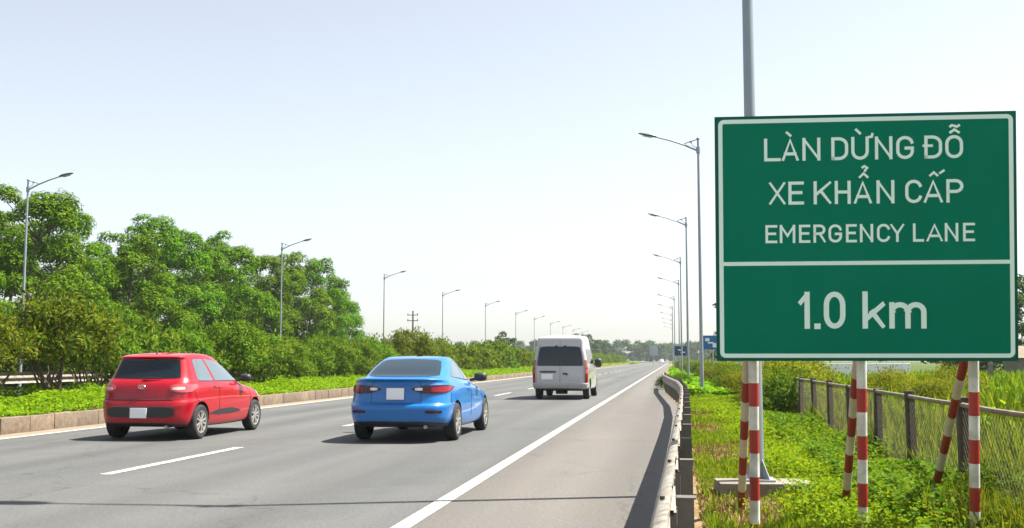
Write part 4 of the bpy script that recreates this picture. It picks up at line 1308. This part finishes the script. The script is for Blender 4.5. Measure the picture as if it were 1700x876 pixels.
for x_, y_ in ((.79, .95), (.79, 3.65)):
    make_wheel(blue, x_, y_, 0.32, 0.21, 1); make_wheel(blue, -x_, y_, 0.32, 0.21, -1)
bs.patch([(-.30, 1.115, 1.35), (-.265, 1.10, 1.378), (0, 1.096, 1.395), (.265, 1.10, 1.378), (.30, 1.115, 1.35)], 0.005, 10, 24, tr=(11, None)).build('rear_window', M['glass_sky'], blue, smooth=True)
for mir in (False, True):
    a = ss(bs, 12.6, (1.12, 1.30, 1.86, 1.90))
    bs.patch([(a[0], 1.09, 1.14), (a[1], 1.06, 1.30), (a[2], 1.035, 1.375), (a[3], 1.035, 1.375)], 0.004, 8, 12, mir).build('side_window', M['glass_light'], blue, smooth=True)
    a = ss(bs, 12.6, (1.98, 2.02, 2.35, 2.88, 2.98))
    bs.patch([(a[0], 1.03, 1.375), (a[1], 1.03, 1.375), (a[2], 1.02, 1.33), (a[3], 1.005, 1.10), (a[4], 1.0, 1.04)], 0.004, 8, 14, mir).build('side_window', M['glass_light'], blue, smooth=True)
    tl = bs.patch([(.125, .885, .90), (.16, .855, .925), (.22, .825, .945), (.28, .81, .955), (.33, .83, .955), (.375, .885, .945), (.395, .915, .93)], 0.012, 6, 18, mir).build('tail_light', M['dark_lens'], blue, smooth=True)
    bs.patch([(.265, .85, .915), (.30, .84, .93), (.335, .852, .932), (.365, .885, .93)], 0.017, 5, 12, mir).build('red_lens', M['red_lens'], tl, smooth=True)
    bs.patch([(.155, .872, .905), (.185, .865, .915), (.215, .868, .91)], 0.017, 4, 6, mir).build('reverse_lamp', M['clear_lens'], tl, smooth=True)
    bs.patch([(.235, .50, .535), (.27, .49, .545), (.31, .50, .535)], 0.004, 4, 8, mir).build('reflector', M['dark_lens'], blue, smooth=True)
    for q in ((1.72, 1.92), (2.72, 2.92)):
        a = ss(bs, 8, q); bs.patch([(a[0], .845, .87), (a[1], .845, .87)], 0.02, 3, 5, mir).build('door_handle', M['blue_paint'], blue, smooth=True)
    bs.patch([(.895, .60, .66), (.85, .60, .70), (.80, .64, .73)][::-1], 0.008, 5, 8, mir).build('headlight', M['clear_lens'], blue, smooth=True)
    mirror_part(blue, (-.80 if mir else .80), 2.62, 1.06, -1 if mir else 1, M['trim'], 1.2)
bs.patch([(-.36, .262, .335), (-.2, .262, .36), (.2, .262, .36), (.36, .262, .335)], 0.006, 5, 24).build('bumper_skirt', M['trim'], blue, smooth=True)
bs.patch([(.905, 1.03, 1.34), (1.0, 1.03, 1.38), (1.095, 1.03, 1.34)], 0.004, 8, 16, tr=(10, None)).build('windscreen', M['glass'], blue, smooth=True)
bs.patch([(-.10, .70, .93), (.10, .70, .93)], 0.003, 4, 6).build('plate_recess', M['blue_paint'], blue, smooth=True)
plate_part(blue, 0, 0.055, .815, .30, .19, -3)
seam(bs, blue, [(-.21, 1.02), (-.20, .665), (0, .66), (.20, .665), (.21, 1.02)], 'boot_seam', mirror=False, r=.005)
seam(bs, blue, [(.36, .82), (.37, .66), (.395, .62)], 'bumper_seam', r=.005)
seam(bs, blue, [(bs.s_at(11.8, 1.2), 1.075), (bs.s_at(11.8, 2.0), 1.022), (bs.s_at(11.8, 3.0), .99)], 'window_seal', r=.008)
for yv in (1.94, 2.95):
    a = bs.s_at(9, yv); seam(bs, blue, [(a, .95), (a, .36)], 'door_seam', r=.005)
mb = MB(); mb.tube([(.5, .12, .27), (.5, .4, .28)], .032, 10); mb.build('exhaust', M['galv'], blue, smooth=True)

# ---- silver passenger van
van = empty('passenger_van', (-3.90, 36.6, 0))
tag(van, "silver-white high-roof passenger van driving ahead in the right lane", "van")
VK = [
 (.36, .32, .30, .10, 5.0, .84, .92, .86, .06, .2, .01, .10),
 (.40, .36, .34, -.02, 5.1, .92, .965, .90, .10, .3, .02, .14),
 (.50, .46, .45, -.05, 5.2, .95, .985, .92, .12, .34, .02, .18),
 (.56, .54, .55, -.045, 5.22, .955, .99, .925, .12, .36, .02, .20),
 (.585, .60, .62, .02, 5.2, .95, .99, .92, .10, .36, .02, .20),
 (.80, .80, .80, .02, 5.1, .955, .995, .90, .10, .36, .02, .22),
 (1.05, 1.02, .98, .03, 4.85, .955, .995, .86, .10, .34, .02, .22),
 (1.16, 1.14, 1.14, .035, 4.35, .945, .985, .84, .10, .30, .02, .20),
 (1.50, 1.50, 1.50, .065, 4.0, .90, .935, .80, .10, .26, .02, .18),
 (1.85, 1.86, 1.84, .11, 3.62, .83, .87, .74, .10, .24, .02, .16),
 (2.06, 2.10, 2.06, .13, 3.30, .80, .84, .70, .07, .22, .02, .14),
 (2.145, 2.205, 2.16, .155, 3.0, .765, .805, .64, .08, .2, .02, .10),
 (2.19, 2.255, 2.21, .24, 2.7, .50, .50, .4, .12, .14, .01, .04),
 (2.205, 2.275, 2.23, .8, 2.3, .08, .08, .06, .04, .04, 0, 0)]
vsn = Shell(VK)
build_body(vsn, M['van_paint'], [(1.0, 0.34, 0.40), (4.3, 0.34, 0.40)], van, 0.99, 5)
for x_, y_ in ((.84, 1.0), (.86, 4.3)):
    make_wheel(van, x_, y_, 0.345, 0.22, 1, 6, False, M['galv']); make_wheel(van, -x_, y_, 0.345, 0.22, -1, 6, False, M['galv'])
for sg in (False, True):
    vsn.patch([(.0012, 1.166, 1.838), (.010, 1.165, 1.84), (.15, 1.165, 1.845), (.228, 1.165, 1.83), (.238, 1.18, 1.80)], 0.006, 8, 12, sg).build('rear_window', M['glass'], van, smooth=True)
    tl = vsn.patch([(.262, .60, 1.36), (.30, .58, 1.37), (.355, .60, 1.35)], 0.014, 12, 6, sg).build('tail_light', M['red_lens'], van, smooth=True)
    vsn.patch([(.262, 1.10, 1.35), (.30, 1.10, 1.355), (.352, 1.10, 1.34)], 0.019, 5, 6, sg).build('amber_lens', M['amber_lens'], tl, smooth=True)
    vsn.patch([(.264, .90, 1.06), (.30, .90, 1.06), (.352, .90, 1.06)], 0.019, 5, 6, sg).build('reverse_lamp', M['pink_lens'], tl, smooth=True)
    for q in ((.25, 1.15), (1.25, 2.35)):
        a = ss(vsn, 8, q); vsn.patch([(a[0], 1.24, 1.74), (a[1], 1.24, 1.76)], 0.004, 8, 10, sg).build('side_window', M['glass'], van, smooth=True)
    a = ss(vsn, 8, (2.45, 2.5, 3.1, 3.6)); vsn.patch([(a[0], 1.24, 1.78), (a[1], 1.24, 1.80), (a[2], 1.22, 1.78), (a[3], 1.2, 1.40)], 0.004, 8, 10, sg).build('side_window', M['glass'], van, smooth=True)
    mirror_part(van, (-.93 if sg else .93), 3.35, 1.27, -1 if sg else 1, M['trim'], 1.25, 2.0)
vsn.patch([(-.34, .38, .56), (0, .38, .565), (.34, .38, .56)], 0.006, 5, 20).build('bumper', M['galv'], van, smooth=True)
vsn.patch([(.905, 1.2, 1.95), (1.0, 1.2, 2.0), (1.095, 1.2, 1.95)], 0.004, 8, 16).build('windscreen', M['glass'], van, smooth=True)
seam(vsn, van, [(0, .60), (0, 2.08)], 'door_seam', mirror=False, r=.006)
seam(vsn, van, [(.245, .60), (.245, 1.9)], 'door_seam', r=.006)
mb = MB(); mb.box((-.42, .0, .965), (.56, .04, .05)); mb.build('plate_light_bar', M['trim'], van, bevel=.008)
plate_part(van, -.45, .008, .80, .40, .20)
mb = MB(); mb.box((.17, .0, .90), (.16, .035, .055)); mb.box((.24, .0, .87), (.05, .035, .05)); mb.build('door_handle', M['trim'], van, bevel=.008)
for sx in (-.13, .17):
    mb = MB(); mb.tube([(sx, .07, 1.84), (sx + .05, .03, 1.875), (sx - .06, .06, 1.83)], .02, 8); mb.build('wiper_mount', M['trim'], van, smooth=True)
mb = MB(); mb.tube([(-.2, .6, .30), (.2, .6, .30)], .12, 12); mb.tube([(-.7, 1.0, .34), (.7, 1.0, .34)], .06, 10); mb.build('axle', M['under'], van, smooth=True)

# ---- far away white car on the road
far = empty('distant_car', (-4.6, 420, 0))
tag(far, "tiny white car far down the road near the vanishing point", "car")
fs_ = Shell([(r[0], r[1], r[2], *r[3:]) for r in HK])
mb = MB(); v_, f_ = hs.body(2); mb.add(v_, f_); mb.build('body', M['plate'], far, smooth=True)
hs.patch([(-.27, 1.07, 1.36), (.27, 1.07, 1.36)], 0.01, 3, 5).build('rear_window', M['glass'], far)
for x_, y_ in ((.735, .68), (.735, 3.10)):
    for sg in (-1, 1):
        mb = MB(); mb.lathe([(-.1, 0), (-.1, .3), (.1, .3), (.1, 0)], 'X', (0, 0, 0), 12); mb.build('wheel', M['tyre'], far, loc=(x_ * sg, y_, .3))

# ------------------------------------------------------------------ small roadside things
def square_sign(name, loc, w, h, zb, label, marks, cat="road sign", m=None):
    root = empty(name, loc, R(2))
    mb = MB(); mb.tube([(0, 0.04, 0), (0, 0.04, zb + h * 0.9)], 0.04, 10); mb.build('post', M['galv'], root, smooth=True)
    mb = MB(); mb.box((0, 0, zb + h / 2), (w, 0.03, h)); p = mb.build('panel', m or M['blue_sign'], root, bevel=0.008)
    mk = MB()
    for cx, cz, a, b in marks: mk.box((cx * w, -0.018, zb + cz * h), (a * w, 0.008, b * h))
    if marks: mk.build('symbol', M['marks'], p)
    return tag(root, label, cat)
square_sign('direction_sign', (2.18, 60, 0), 1.05, 0.78, 1.95, "small square blue road sign with white marks peeking out left of the big green sign", [(-.28, .7, .22, .22), (.12, .3, .25, .3), (-.1, .48, .3, .1)])
square_sign('direction_sign', (0.72, 96, 0), 1.2, 0.85, 1.75, "dark blue road sign between the crowded lamp poles on the right verge", [(-.1, .6, .3, .12), (.1, .35, .35, .1)], m=mat('sign_navy', (0.008, 0.04, 0.15), 0.5))
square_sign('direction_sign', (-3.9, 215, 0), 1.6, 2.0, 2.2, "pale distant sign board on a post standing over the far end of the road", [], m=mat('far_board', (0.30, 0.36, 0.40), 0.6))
# utility pole
up_ = empty('utility_pole', (-36.5, 146, 0))
tag(up_, "thin dark utility pole with two crossarms above the hedge", "utility pole")
mb = MB(); mb.tube([(0, 0, 0), (0, 0, 8.3)], [.16, .10], 10); mb.build('pole', M['fence_post'], up_, smooth=True)
for z_, w_ in ((7.7, 1.6), (6.9, 1.6)):
    mb = MB(); mb.box((0, -0.12, z_), (w_, .1, .1))
    for xx in (-.7, 0, .7): mb.tube([(xx, -.12, z_ + .05), (xx, -.12, z_ + .28)], .05, 6)
    mb.build('crossarm', M['fence_post'], up_)
# low wall and pale farm building behind the field
mb = MB(); mb.box((0, 0, 0.6), (5.0, 0.2, 1.15))
o = mb.build('boundary_wall', M['plate'], loc=(11.0, 64, 0), bevel=.02); tag(o, "low pale wall across the field seen under the green sign", "wall")
hut = empty('field_hut', (24.5, 74, 0)); tag(hut, "low pale hut at the back of the field beneath the sign's right half", "hut")
mb = MB(); mb.box((0, 0, 0.75), (5, 3, 1.5)); mb.build('wall', M['concrete'], hut)
mb = MB(); mb.add([(-2.8, -1.8, 1.5), (2.8, -1.8, 1.5), (2.8, 1.8, 1.5), (-2.8, 1.8, 1.5), (-2.8, 0, 2.3), (2.8, 0, 2.3)], [(0, 1, 5, 4), (2, 3, 4, 5), (0, 4, 3), (1, 2, 5), (0, 3, 2, 1)]); mb.build('roof', M['gutter'], hut)
mb = MB(); mb.box((0.3, -1.51, .7), (.9, .04, 1.4)); mb.build('door', M['trim'], hut)
for i, (x, y) in enumerate(((18.9, 60), (16.8, 60), (21.0, 60))):
    mb = MB(); mb.box((0, 0, .6), (.22, .22, 1.25)); o = mb.build('concrete_marker', M['concrete'], loc=(x, y, 0), bevel=.02)
    tag(o, "short pale concrete post standing in the field behind the sign", "post", "concrete posts in the field")

# ------------------------------------------------------------------ air
mb = MB(); mb.box((0, 390, 9), (1830, 1060, 21))
hz = mb.build('haze', [])
m, nt, p = new_mat('haze_air')
nt.nodes.remove(p)
pv = nt.nodes.new("ShaderNodeVolumePrincipled")
pv.inputs["Color"].default_value = (0.86, 0.93, 1.0, 1)
pv.inputs["Density"].default_value = 0.0002
pv.inputs["Anisotropy"].default_value = 0.3
nt.links.new(pv.outputs[0], nt.nodes["Material Output"].inputs["Volume"])
hz.data.materials.clear(); hz.data.materials.append(m)
tag(hz, "thin pale summer haze over the whole road", "haze", kind='stuff')
